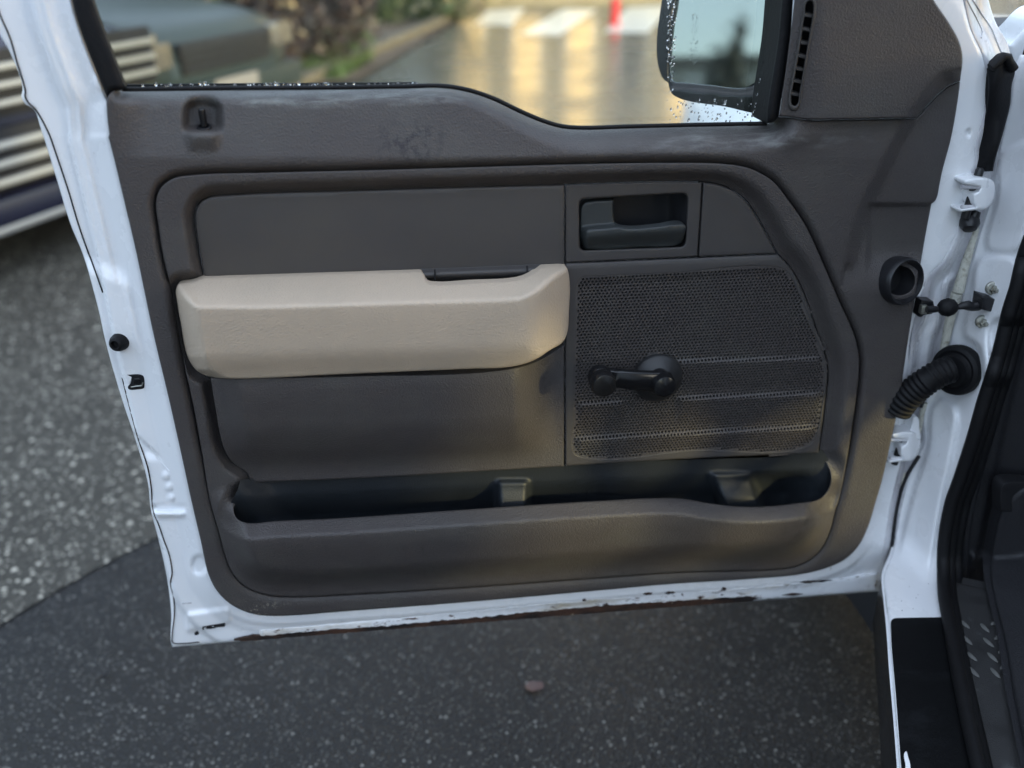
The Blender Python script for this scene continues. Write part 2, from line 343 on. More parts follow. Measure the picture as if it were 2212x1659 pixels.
def tube(name, pts, rad, m, parent=None, seg=8, closed=False, add=None):
    pts = [Vector(p) for p in pts]; n = len(pts); vs = []; fs = []; up = Vector((0, 0, 1))
    rs = rad if isinstance(rad, (list, tuple, np.ndarray)) else [rad]*n
    prevx = None
    for i, p in enumerate(pts):
        tg = ((pts[(i+1) % n] if (closed or i < n-1) else p)-(pts[i-1] if (closed or i > 0) else p)).normalized()
        x = tg.cross(up) if prevx is None else prevx-tg*prevx.dot(tg)
        if x.length < 1e-4: x = tg.cross(Vector((1, 0, 0)))
        x.normalize(); prevx = x; yv = tg.cross(x)
        for k in range(seg):
            a = 2*math.pi*k/seg; vs.append(p+(x*math.cos(a)+yv*math.sin(a))*rs[i])
    for i in range(n if closed else n-1):
        for k in range(seg):
            a = i*seg+k; b = i*seg+(k+1) % seg; c = ((i+1) % n)*seg+(k+1) % seg; d = ((i+1) % n)*seg+k; fs.append((a, b, c, d))
    if not closed: fs.append(tuple(range(seg))[::-1]); fs.append(tuple((n-1)*seg+k for k in range(seg)))
    if add is not None: o = len(add[0]); add[0].extend(vs); add[1].extend([tuple(i+o for i in f) for f in fs]); return
    return frompy(name, vs, fs, m, parent, True, 50)
def lathe(name, prof, centre, axis, m, parent=None, seg=32, sx=1.0, add=None):
    """prof: (radius, height along axis)"""
    ax = Vector(axis).normalized(); q = ax.to_track_quat('Z', 'Y'); c = Vector(centre); vs = []; fs = []
    for r, h in prof:
        for k in range(seg):
            a = 2*math.pi*k/seg; vs.append(c+q @ Vector((r*math.cos(a)*sx, r*math.sin(a), h)))
    for i in range(len(prof)-1):
        for k in range(seg): fs.append((i*seg+k, i*seg+(k+1) % seg, (i+1)*seg+(k+1) % seg, (i+1)*seg+k))
    if prof[0][0] > 0: fs.append(tuple(range(seg))[::-1])
    if prof[-1][0] > 0: fs.append(tuple((len(prof)-1)*seg+k for k in range(seg)))
    if add is not None: o = len(add[0]); add[0].extend(vs); add[1].extend([tuple(i+o for i in f) for f in fs]); return
    bm = bmesh.new(); bv = [bm.verts.new(v) for v in vs]
    for f in fs:
        try: bm.faces.new([bv[i] for i in f])
        except ValueError: pass
    bmesh.ops.remove_doubles(bm, verts=bm.verts, dist=1e-6)
    return frombm(name, bm, m, parent, True, 35)
def box(name, lo, hi, m, parent=None, bevel=.0, xf=None, smooth=True):
    bm = bmesh.new(); bmesh.ops.create_cube(bm, size=1)
    lo = Vector(lo); hi = Vector(hi)
    for v in bm.verts: v.co = Vector([(lo[i]+hi[i])/2+v.co[i]*(hi[i]-lo[i]) for i in range(3)])
    if bevel: bmesh.ops.bevel(bm, geom=bm.edges[:], offset=bevel, segments=2, affect='EDGES', profile=.6)
    if xf is not None: bm.transform(xf)
    return frombm(name, bm, m, parent, smooth, 40)
def plate(name, poly, w, th, m, parent=None, rnd=(2.5, .0015), step=8, wfn=None):   # a thin solid plate at depth w
    return patch(name, poly, wfn or (lambda x, y: w+0*x), m, parent, skirt=th, rnd=rnd, step=step, rings=(1.0, 2.2))

# ================================================================== THE TRUCK
truck = empty('pickup_truck', (0.95, 0.2, 0), 'white pickup truck with its driver door swung open, dark grey door trim and beige armrest', 'pickup truck')

# ---- traced outlines of the open door (2212 wide picture coordinates) ----
SILL = [(246, 196), (264, 194), (480, 191.5), (722, 190), (860, 188), (965, 187.5), (1021, 198), (1069, 215), (1121, 240), (1173, 262), (1215, 274), (1260, 277), (1350, 274.5), (1486, 271), (1656, 268), (1669, 264), (1682, 253)]
RIGHT_LOW = [(2030, 395), (2020, 434), (2012, 440, 1), (2000, 503), (1992, 549), (1975, 649), (1953, 792), (1944, 861), (1927, 941), (1906, 1035), (1890, 1090), (1875, 1139), (1854, 1180), (1826, 1208), (1791, 1225), (1739, 1239), (1618, 1251), (1444, 1262), (1312, 1274), (1017, 1300), (722, 1322.6), (625, 1330), (573, 1330), (538, 1324), (503.5, 1308.7), (472, 1281), (451, 1243), (434, 1170), (413, 1080), (392, 983), (364.6, 861), (330, 715), (295, 549), (264, 417), (243, 330), (234, 297, 1), (236, 290, 1), (231, 243), (232, 212)]
SEAM = [(1682, 253, 1), (1700, 254), (1746, 260), (1800, 259.5), (1900, 258), (1979, 257, 1), (2004, 228), (2032, 200), (2050, 186), (2074, 176, 1)]
TRIM = spline(SILL[:-1]+SEAM+[(2072, 194), (2055, 295), (2034, 375)]+RIGHT_LOW, 5)
SAIL = spline([(1720, -40, 1), (1708, 69), (1694, 174), (1683, 251, 1)]+[(1700, 252), (1746, 258), (1800, 257.5), (1900, 256), (1978, 255, 1), (2003, 226), (2031, 198), (2049, 184), (2074, 174, 1), (2079, 121), (2072, 90), (2052, 52), (2017, 0), (1995, -40, 1)], 5)
G1 = spline([(347, 406), (375, 385), (417, 378), (560, 373), (768, 368), (1017, 361), (1260, 354), (1444, 351.5), (1565, 354), (1611, 361), (1638, 371.6), (1670, 392), (1704, 434), (1739, 486), (1774, 560), (1812, 649), (1847, 729), (1855.5, 771), (1855.5, 805), (1847, 878), (1829.5, 993), (1815, 1069), (1802, 1110), (1795, 1139), (1777, 1180), (1756, 1204), (1722, 1222), (1652, 1231), (1583, 1233), (1490, 1235), (1280, 1249), (1000, 1269), (768, 1283), (625, 1288.6), (573, 1284), (531, 1267), (503.5, 1239), (486, 1197), (472, 1145), (455, 1087), (437, 983), (418, 878), (399, 792), (382, 705), (368, 618), (354, 560), (342, 486), (337, 434)], 5)
INNER = spline([(441, 598, 1), (436, 576), (423.6, 503), (420.5, 462), (429, 439), (451, 424), (486, 420), (768, 410), (1218, 397), (1444, 391), (1517, 392), (1548, 396), (1583, 410), (1611, 432), (1652, 495), (1681, 548), (1708, 578), (1732, 622), (1764, 712), (1784, 770), (1789, 809), (1782, 880), (1769, 978, 1), (1791, 1014), (1795, 1035), (1788, 1059), (1770, 1078), (1722, 1087), (1652, 1094), (1593, 1094), (1531, 1087), (1479, 1078), (1434, 1076), (1277, 1083), (1017, 1100), (722, 1120), (590, 1126), (538, 1130), (517, 1124), (508, 1114), (505, 1100), (511, 1084), (522, 1066), (540, 1044, 1), (534, 1023), (500, 996), (482, 965), (465, 878), (455, 819, 1), (444, 812), (423, 799), (405, 771), (391, 705), (381, 646), (379, 628), (384, 614), (396, 610), (413, 608)], 4)


INEDGE = spline([(146, -40, 1), (165, 40), (231, 216, 1)]+RIGHT_LOW[::-1][1:]+[(2034, 375), (2055, 295), (2072, 194), (2079, 121), (2072, 90), (2052, 52), (2017, 0), (1995, -40, 1)], 8, closed=False)
SHELL = spline([(146, -40, 1), (165, 40), (231, 216, 1), (262, 226, 1), (965, 222, 1), (1069, 254), (1215, 306, 1), (1664, 302, 1), (1700, 174, 1), (1722, -40, 1),
    (2078, -40, 1), (2097, 62), (2122, 116), (2131, 148), (2135, 185), (2129, 243), (2117, 289), (2108, 324), (2109.5, 342), (2103, 370), (2094, 401), (2080, 452), (2064, 521), (2050, 549), (2036, 568), (2009, 595), (1998, 628), (1992, 653), (1982, 690), (1973, 704), (1960, 802), (1950, 878), (1944, 930), (1952, 955), (1950, 985), (1938, 1030), (1928, 1075), (1918, 1130), (1911, 1187), (1908, 1240), (1899, 1277, 1),
    (1687, 1293), (1444, 1310), (1069, 1340), (722, 1366), (437, 1392), (373, 1398, 1), (370, 1389), (370, 1326), (361, 1250), (342, 1163), (326, 1100), (319, 1041), (292, 948), (260, 851), (226, 729), (217, 687), (208, 650), (179, 549), (153, 486), (121, 382), (87, 274), (73, 236), (56, 226), (46, 208), (49, 195), (20, 110), (0, 75), (-22, -40, 1)], 7)
PAD = rrect([(396, 1322), (500, 1308), (503, 1350), (400, 1371)], 14)
def shell_w(x, y):
    d, _ = segdist(x, y, INEDGE, False); do, _ = segdist(x, y, SHELL)
    left = 1-S(430, 560, x)
    lin = lambda a_, b_: np.clip((d-a_)/(b_-a_), 0, 1)
    up = S(640, 560, y)
    wl = -.004-.019*lin(6, 44)-.003*lin(44, 80)-.014*S(80, 88, d)+.003*S(52, 56, d)*up-.003*S(62, 66, d)*up
    wl = wl+.008*S(300, 180, y)*S(30, 50, d)*(1-S(80, 100, d))
    wl = wl-.008*np.exp(-((y-1098)/5)**2)*S(10, 30, d)+.008*np.exp(-((y-1110)/6)**2)*S(16, 30, d)+.009*S(860, 700, y)*S(590, 640, y+d*.4)*S(22, 40, d)
    wl = wl-.006*S(0, 5, y-965-(x-325)*.95)*S(30, 60, 1030-y)*S(20, 26, d)
    wb = -.005-.007*S(16, 24, d)-.004*S(30, 40, d)
    wr = -.004-.003*S(30, 60, d)
    right = S(1830, 1900, x)
    w = wl*left+(1-left)*(wb*(1-right)+wr*right)
    w = w+.006*S(0, 9, sdf(x, y, PAD))*left
    for cx, cy, r, h in ((431, 1220, 20, -.004), (357, 1029, 8, .003), (364, 1053, 8, .003), (369, 1076, 8, .003), (2091, 287, 7, -.004), (2060, 527, 7, -.003), (2042, 528, 1, 0), (214, 178, 16, .0015)):
        if h: q = np.hypot(x-cx, (y-cy)*.8)/r; w = w+h*1.4*(1-S(.6, 1.0, q))
    return w-.010*right*S(0, 60, 60+0*x)*(1-S(2, 30, do)*0)-.075*S(5, 16, sdf(x, y, INEDGE))
door = patch('door', SHELL, shell_w, m_white, truck, step=5, skirt=.05, rnd=(7, .005))
tag(door, 'open driver door, white painted shell with dark grey moulded trim')

# painted outer skin folded round the latch edge, with its sealed hem line
SW = lambda x, y, o=0: float(shell_w(np.array([x*1.]), np.array([y*1.]))[0])+o
seamp = lambda q, o=.0010: [P(x, y, SW(x, y, o)) for x, y in spline([(p[0], p[1]) for p in q], 5, False)]
tube('hem_seam', seamp([(-8, 5, 0), (0, 31, 0), (21, 80, 0), (38, 139, 0), (52, 185, 0), (55, 198, 0), (54, 206, 0), (60, 220, 0), (76, 236, 0), (104, 285, 0), (121.5, 333, 0), (139, 385, 0), (146, 406, 0), (170, 486, 0), (185, 530, 0), (201, 572, 0), (222, 632, 0)]), .0009, m_rubber, door, 5)
tube('hem_seam', seamp([(264, 816), (281, 884), (298.6, 948), (319, 1010.5), (326, 1050), (331, 1104), (343, 1135), (351, 1159), (366, 1201), (371.5, 1239), (368, 1260), (375, 1291), (376.7, 1326), (372, 1370), (373, 1388), (398, 1390), (430, 1387)]), .0009, m_rust, door, 5)
tube('crease_line', [P(x, y, SW(x, y, .0002)) for x, y in [(325, 965), (340, 990), (352, 1003), (366, 1017)]], .0006, m_white_hinge, door, 5)
# dirty lower sill of the door, then the rust-eaten drain edge
lowt = interp([(440, 1370), (560, 1361), (722, 1347), (1017, 1320), (1200, 1302), (1444, 1283), (1700, 1262), (1905, 1238)])
lowb = interp([(437, 1391), (560, 1381), (722, 1368), (1069, 1341), (1444, 1311), (1687, 1293), (1900, 1276)])
xs = np.arange(560, 1896, 5.0)
plate('drain_flange', [(x, lowt(x)+rng.uniform(-.7, .7)) for x in xs]+[(x, lowb(x)-1) for x in xs[::-1]], 0, .004, m_white_dirty, door, rnd=(2.5, .003), wfn=lambda x, y: np.maximum(shell_w(x, y), -.012)+.0014)
def onshell(name, poly, off, m, rnd=(.6, .0004), step=6, th=.002):
    return patch(name, poly, lambda x, y: shell_w(x, y)+off, m, door, skirt=th, rnd=rnd, step=step, rings=())
def rag(x0, x1, topf, botf, w, name, m, amp=3.0):
    xs = np.arange(x0, x1, 2.2); n = len(xs); k = np.convolve(rng.uniform(-1, 1, n+8), np.ones(5)/5, 'same')[4:-4]; k2 = np.convolve(rng.uniform(-1, 1, n+8), np.ones(3)/3, 'same')[4:-4]
    e = np.minimum(1, np.minimum(xs-x0, x1-xs)/24)
    mid = (topf(xs)+botf(xs))/2
    a = mid+(topf(xs)-mid)*e+k*amp*e-.3; b = np.maximum(mid+(botf(xs)-mid)*e+k2*amp*.45*e, a+.8)
    return patch(name, list(zip(xs, a))+list(zip(xs[::-1], b[::-1])), lambda x, y: np.maximum(shell_w(x, y), -.012)+.0028, m, door, skirt=.004, rnd=(.8, .0006), step=12, rings=())
rag(505, 1640, interp([(505, 1380), (700, 1362), (850, 1351), (1069, 1331), (1300, 1309), (1444, 1300), (1640, 1287)]), interp([(505, 1387), (722, 1369), (1069, 1342), (1444, 1312), (1640, 1298)]), -.0085, 'rusted_edge', m_rust)
rag(1690, 1735, lambda x: 1283-(x-1690)*.06+0*x, lambda x: 1289-(x-1690)*.06+0*x, -.0085, 'rust_spot', m_rust, 2)
for cx, cy, L_, h_ in ((1262, 1297, 8, 3), (1283, 1302, 12, 3), (1307, 1305, 14, 3.5), (1400, 1283, 18, 3), (1446, 1281, 20, 3), (1475, 1285, 6, 4), (1512, 1292, 7, 6), (1564, 1273, 9, 4), (1764, 1256, 55, 3.2), (1747, 1259, 18, 5), (1560, 1285, 5, 2)):
    a = np.linspace(0, 2*math.pi, 26)[:-1]; r = 1+rng.uniform(-.35, .35, 25)
    plate('rust_chip', [(cx+math.cos(t)*L_*.5*q, cy+math.sin(t)*h_*.7*q-math.cos(t)*L_*.03) for t, q in zip(a, r)], 0, .0015, m_rust, door, rnd=(.6, .0004), step=20, wfn=lambda x, y: np.maximum(shell_w(x, y), -.012)+.0022)
for x0, y0, x1, y1, r in ((437, 1357, 487, 1349, 3.5), (420, 1368, 430, 1366, 4)):
    onshell('drain_slot', rrect([(x0, y0-r), (x1, y1-r), (x1, y1+r+1), (x0, y0+r+1)], r*.9, 2), .0007, m_void)
onshell('scratch_mark', rrect([(394, 1302), (414, 1301), (414, 1304), (394, 1305)], 1, 2), .0006, m_white_hinge)
# latch opening and rubber overslam bumper
plate('latch_opening', spline([(275, 810, 1), (300, 809), (309, 812), (312, 830), (311, 838), (300, 841), (277, 840), (276, 836), (282, 828), (284, 815, 1)], 3), 0, .002, m_void, door, rnd=(1, .0005), step=8, wfn=lambda x, y: shell_w(x, y)+.0012)
plate('latch_wedge', [(276, 811), (284, 815), (280, 829), (278, 832)], 0, .001, m_white, door, rnd=(1, .0004), step=8, wfn=lambda x, y: shell_w(x, y)+.0020)
plate('latch_claw', rrect([(288, 818), (303, 817), (306, 829), (290, 831)], 4, 2), 0, .001, m_gloss, door, rnd=(2, .0008), step=4, wfn=lambda x, y: shell_w(x, y)+.0022)
tube('latch_spring', [P(x, y, float(shell_w(np.array([x*1.]), np.array([y*1.]))[0])+.0022) for x, y in ((283, 836), (295, 834), (307, 833), (309, 826))], .0009, m_bolt, door, 6)
# bumper
lathe('overslam_bumper', [(.0112, -.012), (.0116, 0), (.0108, .006), (.0085, .011), (.0058, .0125), (.005, .012), (.0046, .007), (0, .006)], PV(259, 738, SW(259, 738)), (-.28, -1, .05), m_rubber, door, 24)

# ---- window frame rubber and glass ----
plate('window_run_channel', spline([(146, -40, 1), (166, 44), (232, 216, 1), (236, 206), (246, 197), (262, 195), (272, 190, 1), (201, 0), (190, -40, 1)], 5), .004, .006, m_rubber, door, rnd=(7, .008))
plate('window_run_channel', spline([(1656, 267, 1), (1668, 265), (1682, 253, 1), (1694, 174), (1708, 69), (1716, -40, 1), (1692, -40, 1), (1688, 5), (1680, 90), (1664, 190), (1657, 235, 1)], 5), .006, .05, m_rubber, door, rnd=(7, .007))
tube('inner_belt_seal', [P(x, y-1.2, -.014) for x, y in spline([(264, 194), (480, 191.5), (722, 190), (860, 188), (965, 187.5), (1021, 198), (1069, 215), (1121, 240), (1173, 262), (1215, 274), (1260, 277), (1350, 274.5), (1486, 271), (1656, 268)], 12, False)], .0026, m_rubber, door, 8)
tube('outer_belt_seal', [P(x, y-6, -.055) for x, y in ((275, 192), (480, 190), (722, 188.5), (900, 187))], .0022, m_rubber, door, 8)
GL = -.035
glass = patch('window_glass', spline([(190, -40, 1), (201, 0), (272, 200, 1), (965, 194, 1), (1021, 205), (1069, 222), (1173, 268), (1215, 280), (1350, 280), (1664, 274, 1), (1668, 190), (1690, 5), (1696, -40, 1)], 10), lambda x, y: GL+0*x, m_glass, door, step=40, skirt=0, rnd=(0, 0), rings=())
# rain drops standing on the outside of the glass
dv, df = [], []
def drop(px, py, r, w):
    c = P(px, py, w); o = len(dv); n = 8; rr = [(1, 0), (.86, .45), (.5, .78)]; sx, sz = rng.uniform(.75, 1.1), rng.uniform(.8, 1.5); ph = rng.uniform(0, 2, n)
    for k, (q, h) in enumerate(rr):
        for i in range(n): a = 2*math.pi*i/n; dv.append((c[0]+math.cos(a)*q*r*sx*(1+.18*math.sin(ph[i]*3)), c[1]-h*r*.45, c[2]+math.sin(a)*q*r*sz-(1-q)*r*.3))
    dv.append((c[0], c[1]-.45*r*.95, c[2]-r*.3))
    for k in range(2):
        for i in range(n): df.append((o+k*n+i, o+k*n+(i+1) % n, o+(k+1)*n+(i+1) % n, o+(k+1)*n+i))
    for i in range(n): df.append((o+2*n+i, o+2*n+(i+1) % n, o+3*n))
    df.append(tuple(o+i for i in range(n))[::-1])
for i in range(110):
    x = rng.uniform(1440, 1655); y = rng.uniform(215, 262) if rng.rand() < .9 else rng.uniform(205, 240)
    drop(x, y, rng.uniform(.0004, .0016)*(1.5 if rng.rand() < .12 else 1), GL+.001)
for i in range(60): drop(rng.uniform(1440, 1462), rng.uniform(0, 205), rng.uniform(.0004, .0014), GL+.001)
for i in range(70): t_ = rng.rand(); drop(1690-t_*55+rng.uniform(-6, 4), 10+t_*200, rng.uniform(.0004, .0016), GL+.001)
for i in range(90): drop(rng.uniform(290, 900), 183+rng.uniform(-3, 3), rng.uniform(.0006, .002), GL+.001)
pass
tag(frompy('rain_drops', dv, df, m_drop, door), kind='stuff')

# ---- door mirror outside the glass ----
MY = YD+.20
def mpl(x, y, w): return onplane(x, y, (.42, MY, 1.33), (-.42, -1, .135))
MH = spline([(1458, -60, 1), (1455, 0), (1445, 35), (1440, 110), (1439, 180), (1445, 198), (1462, 209), (1560, 227), (1640, 243), (1668, 240), (1690, 150), (1712, 0), (1716, -60, 1)], 5)
MG = spline([(1466, -60, 1), (1465, 0), (1455, 60), (1450, 120), (1449, 166), (1453, 176), (1480, 180), (1540, 186), (1598, 192), (1622, 188), (1648, 167), (1668, 130), (1681, 69), (1687, 0), (1690, -60, 1)], 5)
mh = patch("mirror_housing", MH, lambda x, y: 0*x, m_gloss, door, holes=[MG], step=6, skirt=(.03, .11, 0), rnd=(0, 0), place=lambda x, y, w: mpl(x, y, w)-np.array([[0, .012, 0]])*S(0, 10, segdist(x, y, MG)[0])[:, None])
patch('mirror_back', spline([(1452, -60, 1), (1443, 190), (1460, 205), (1640, 238), (1700, 100), (1712, -60, 1)], 8), lambda x, y: 0*x, m_gloss, door, step=30, skirt=0, rnd=(0, 0), rings=(), place=lambda x, y, w: mpl(x, y, w)+np.array([.02, .10, 0]))
patch('mirror_glass', MG, lambda x, y: 0*x, m_mirror, door, step=20, skirt=0, rnd=(0, 0), rings=(), place=lambda x, y, w: mpl(x, y, w)+np.array([0, .008, 0]))
dv, df = [], []
for i in range(55):
    t_ = rng.rand(); k = rng.randint(3)
    x, y = [(1445+rng.uniform(-3, 8), t_*200), (1450+t_*190, 182+t_*38+rng.uniform(0, 22)), (1688-t_*30, t_*190)][k]
    q = mpl(x, y, 0)[None][0] if False else mpl(np.array(x), np.array(y), 0); r = rng.uniform(.0008, .0022); n0 = len(dv)
    lathe('d', [(r, 0), (r*.8, r*.4), (0, r*.6)], q-np.array([0, .001, 0]), (0, -1, .1), None, None, 7, add=(dv, df))
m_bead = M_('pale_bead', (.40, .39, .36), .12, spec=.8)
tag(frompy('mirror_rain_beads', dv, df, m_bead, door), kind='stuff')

# ---- outer trim moulding ----
sillpl = np.array([(p[0], p[1]) for p in spline(SILL[1:-1], 6, False)])
L1 = spline([(2058, 150), (2034, 153), (1990, 200), (1948, 262), (1895, 365), (1853, 451), (1833, 520), (1826, 562)], 6, False)
L2 = spline([(2074, 170), (2042, 186), (1996, 246), (1950, 330), (1895, 417), (1868, 486), (1857, 560)], 6, False)
def trim_w(x, y):
    dS, _ = segdist(x, y, sillpl, False); dG, _ = segdist(x, y, G1)
    wid = 34+26*S(1000, 1300, x)
    fade = 1-S(1700, 1790, x)
    w = .014-.040*fade*(1-np.clip(dS/wid, 0, 1))**2.0-.022*np.clip((340-y)/150, 0, 1.2)*(1-.6*S(1100, 1400, x))*S(235, 330, x)
    w = w-.013*(1-np.clip(dG/20, 0, 1))**2*(1-.6*S(900, 1100, y))
    # corner bump where the shoulder runs into the upright
    q = np.hypot((x-1722)/58, (y-290)/34); w = w+.006*np.exp(-q*q)
    d1, s1 = segdist(x, y, L1, False); dd = d1*s1
    act = (1-S(1840, 1640, x))*(1-S(520, 640, y))
    w = w-.016*S(-3, 30, -dd)*act
    # shoe under the step at the hinge side
    low = S(438, 446, y+(x-1900)*.0)*S(1868, 1884, x)*(1-S(540, 600, y)); w = w-.007*low
    # lock knob scoop
    cx = 438
    ax = np.abs(x-cx)
    half = 40+4*S(210, 240, y)-2*S(290, 335, y)
    top = 205+26*(1-np.sqrt(np.clip(1-(ax/44)**2, 0, 1)))
    inx = 1-S(half-16, half+3, ax)
    up = S(top-4, top+24, y)*(1-S(268, 290, y)); w = w-.024*inx*up
    dn = S(282, 290, y)*(1-S(292, 336, y)); w = w+.009*(1-S(18, 46, ax))*dn
    # lower flange sits a little deeper
    w = w-.004*S(1000, 1200, y)
    return w
trim = patch('outer_trim_panel', TRIM, trim_w, m_trim, door, draft=True, holes=[G1, spline([(1943+33*math.cos(a), 606+32*math.sin(a)) for a in np.linspace(0, 2*math.pi, 17)[:-1]], 4)], step=5, skirt=.03, rnd=(4, .003), hrnd=(2.5, .002))
# dark stripe filling the moulded groove
def sail_w(x, y):
    w = .014+.012*S(1690, 1785, x)-.002*S(1785, 1990, x)
    d2, s2 = segdist(x, y, L1, False); w = w-.016*S(-3, 30, -d2*s2)*(1-S(1900, 1820, x))*S(60, 160, y)
    return w
VO = spline([(1744, 4), (1752, 1), (1757, 8), (1757, 24), (1751, 62), (1741, 118), (1733, 166), (1726, 208), (1724, 222), (1718, 229), (1711, 226), (1709, 214), (1714, 180), (1722, 136), (1731, 80), (1738, 34)], 3)
sail = patch('upper_sail_panel', SAIL, sail_w, m_trim, door, draft=True, holes=[VO], step=5, skirt=.03, rnd=(3.5, .003), hrnd=(2, .002))
ring_p = spline([(1741, -2), (1752, -7), (1762, 3), (1763, 26), (1756, 64), (1746, 120), (1738, 168), (1731, 210), (1728, 228), (1719, 240), (1708, 238), (1702, 226), (1703, 210), (1709, 176), (1717, 132), (1726, 78), (1734, 30)], 4)
patch('vent_surround', ring_p, lambda x, y: sail_w(x, y)+.0045, m_panel, door, draft=True, holes=[VO], step=4, skirt=.01, rnd=(6, .0042), hrnd=(2.5, .002), rings=(1.5, 3, 4.5))
plate('vent_recess', spline([(1744, -2), (1754, -3), (1760, 20), (1727, 226), (1718, 232), (1706, 226), (1710, 180), (1734, 34)], 6), -.012, .002, m_void, door, rnd=(1, .001))
for xa, ya, xb, yb in ((1736, 31, 1756, 35), (1730, 60, 1751, 66), (1725, 90, 1746, 94), (1719, 117, 1741, 124), (1713.5, 145, 1735, 151), (1708, 172, 1731, 178), (1704, 200, 1727, 206)):
    sv, sf = [], []; wv = float(sail_w(np.array([xa+10.]), np.array([ya+0.]))[0])
    a, b = P(xa-2, ya, wv+.0005), P(xb+2, yb, wv+.0005)
    for p in (a, b):
        for dy_, dz_ in ((0, .0016), (.012, .0030), (.012, -.0030), (0, -.0016)): sv.append((p[0], p[1]+dy_, p[2]+dz_))
    sf = [(0, 1, 5, 4), (1, 2, 6, 5), (2, 3, 7, 6), (3, 0, 4, 7), (0, 3, 2, 1), (4, 5, 6, 7)]
    frompy('vent_slat', sv, sf, m_panel, door, False)

# ---- inner ring and map pocket front ----
POCK_Y = 1000
up_in = INNER
lipl = interp([(505, 1104), (590, 1128), (722, 1122), (1017, 1102), (1277, 1085), (1434, 1078), (1479, 1080), (1531, 1089), (1593, 1096), (1652, 1096), (1722, 1089), (1795, 1060)])
def ring_w(x, y):
    d1, _ = segdist(x, y, G1); d2, _ = segdist(x, y, INNER)
    lf = 1-S(550, 660, x); low = S(965+60*lf, 1085+20*lf, y)
    width = 26+22*S(1500, 1700, x)
    w = .013-.020*(1-S(0, 1, d2/width))*(1-low)
    b = S(0, 62, d1)*S(985+65*lf, 1090+30*lf, y)*.050
    below = np.clip((y-lipl(x))/40, 0, 1)
    w = w+b
    # rolled lip on top of the pocket
    w = w-.024*(1-np.clip(d2/34, 0, 1))*S(1030, 1080, y)
    # wall leaning back under the belly
    w = w-.020*S(1140, 1262, y+(x-1100)*.055)*S(0, 40, d1)
    # bay swelling to the front on the right
    w = w+.008*S(1380, 1540, x)*(1-S(1700, 1800, x))*S(1040, 1110, y)*S(10, 60, d1)
    return w
ring = patch('inner_trim_ring', G1, ring_w, m_trim, door, draft=True, holes=[INNER], step=5, skirt=.03, rnd=(3.5, .003), hrnd=(2.5, .002))

# ---- inserts ----
ins_top = [(429, 441), (451, 426), (486, 422.5), (768, 411.8)]
plate('insert_panel', spline([(443, 600, 1), (438, 576), (425.5, 503), (422.5, 462), (430.5, 441), (452, 427), (487, 423), (768, 412.5), (1219, 399.5, 1), (1219, 577, 1), (768, 592)], 5), -.002, .02, m_panel, door, rnd=(2.5, .0022), wfn=lambda x, y: -.002+.003*np.exp(-((y-500)/90.)**2))
REC = rrect([(1251, 430), (1486, 417), (1480, 533), (1252, 541)], [14, 16, 14, 12])
plate2 = patch('handle_bezel', spline([(1221.5, 399.5, 1), (1444, 393), (1516, 394, 1), (1506, 554, 1), (1222, 567, 1)], 4), lambda x, y: -.002+0*x, m_panel, door, draft=True, holes=[REC], step=6, skirt=.02, rnd=(2, .0016), hrnd=(4, .0035))
plate('corner_insert', spline([(1519.5, 394.5, 1), (1548, 398.5), (1582, 412), (1609, 434), (1649, 496), (1676, 547, 1), (1509.5, 554, 1)], 4), -.002, .02, m_panel, door, rnd=(2.2, .0018))
plate('handle_recess', rrect([(1246, 424), (1492, 411), (1486, 540), (1248, 548)], 14), -.024, .002, m_void, door, wfn=lambda x, y: -.048+.034*S(1440, 1490, x)+.01*S(515, 545, y))
HND = spline([(1256, 446), (1264, 437), (1280, 434), (1326, 431, 1), (1325.5, 468), (1329, 481), (1338, 489), (1356, 493), (1420, 489), (1474, 483), (1481, 488), (1479, 505), (1474, 522), (1464, 529), (1380, 534), (1272, 539), (1259, 535), (1254, 522), (1253, 480)], 3)
def hnd_w(x, y):
    lin = interp([(1253, 498), (1330, 491), (1480, 483)])(x); d, _ = segdist(x, y, HND)
    w = -.010+.017*S(-10, 3, y-lin)*S(1254, 1270, x)-.013*S(12, 44, y-lin)-.004*S(1440, 1480, x)
    return w
patch('release_handle', HND, hnd_w, m_darkgrey, door, step=3.2, skirt=.012, rnd=(5, .004), rings=(1, 2.2, 3.6))

# ---- armrest ----
ARM = spline([(385, 614.6), (396, 611), (413, 609), (441, 599, 1), (768, 588.5), (909.5, 585, 1), (916.5, 594), (920, 605), (925, 611), (937, 613.5), (1020, 610), (1104, 606), (1125, 602), (1142, 595), (1156, 586), (1172, 575, 1), (1218.5, 573.6), (1225, 580), (1229, 595), (1231, 618), (1229, 670), (1225, 720), (1215, 739.6), (1187, 757), (1163, 773), (1139, 784), (1097, 793), (1017, 796.5), (722, 809), (521, 817.7), (469, 816), (444.5, 811), (423.6, 798.6), (406, 771), (392, 705), (382, 646), (380, 628.5)], 4)
ARM_FRONT = interp([(380, 650), (425, 664), (560, 665), (722, 660), (900, 655), (1060, 651), (1121, 647), (1160, 634), (1195, 618), (1231, 606)])
backl = interp([(380, 612), (441, 599), (768, 588.5), (1104, 575), (1165, 572), (1231, 572)])
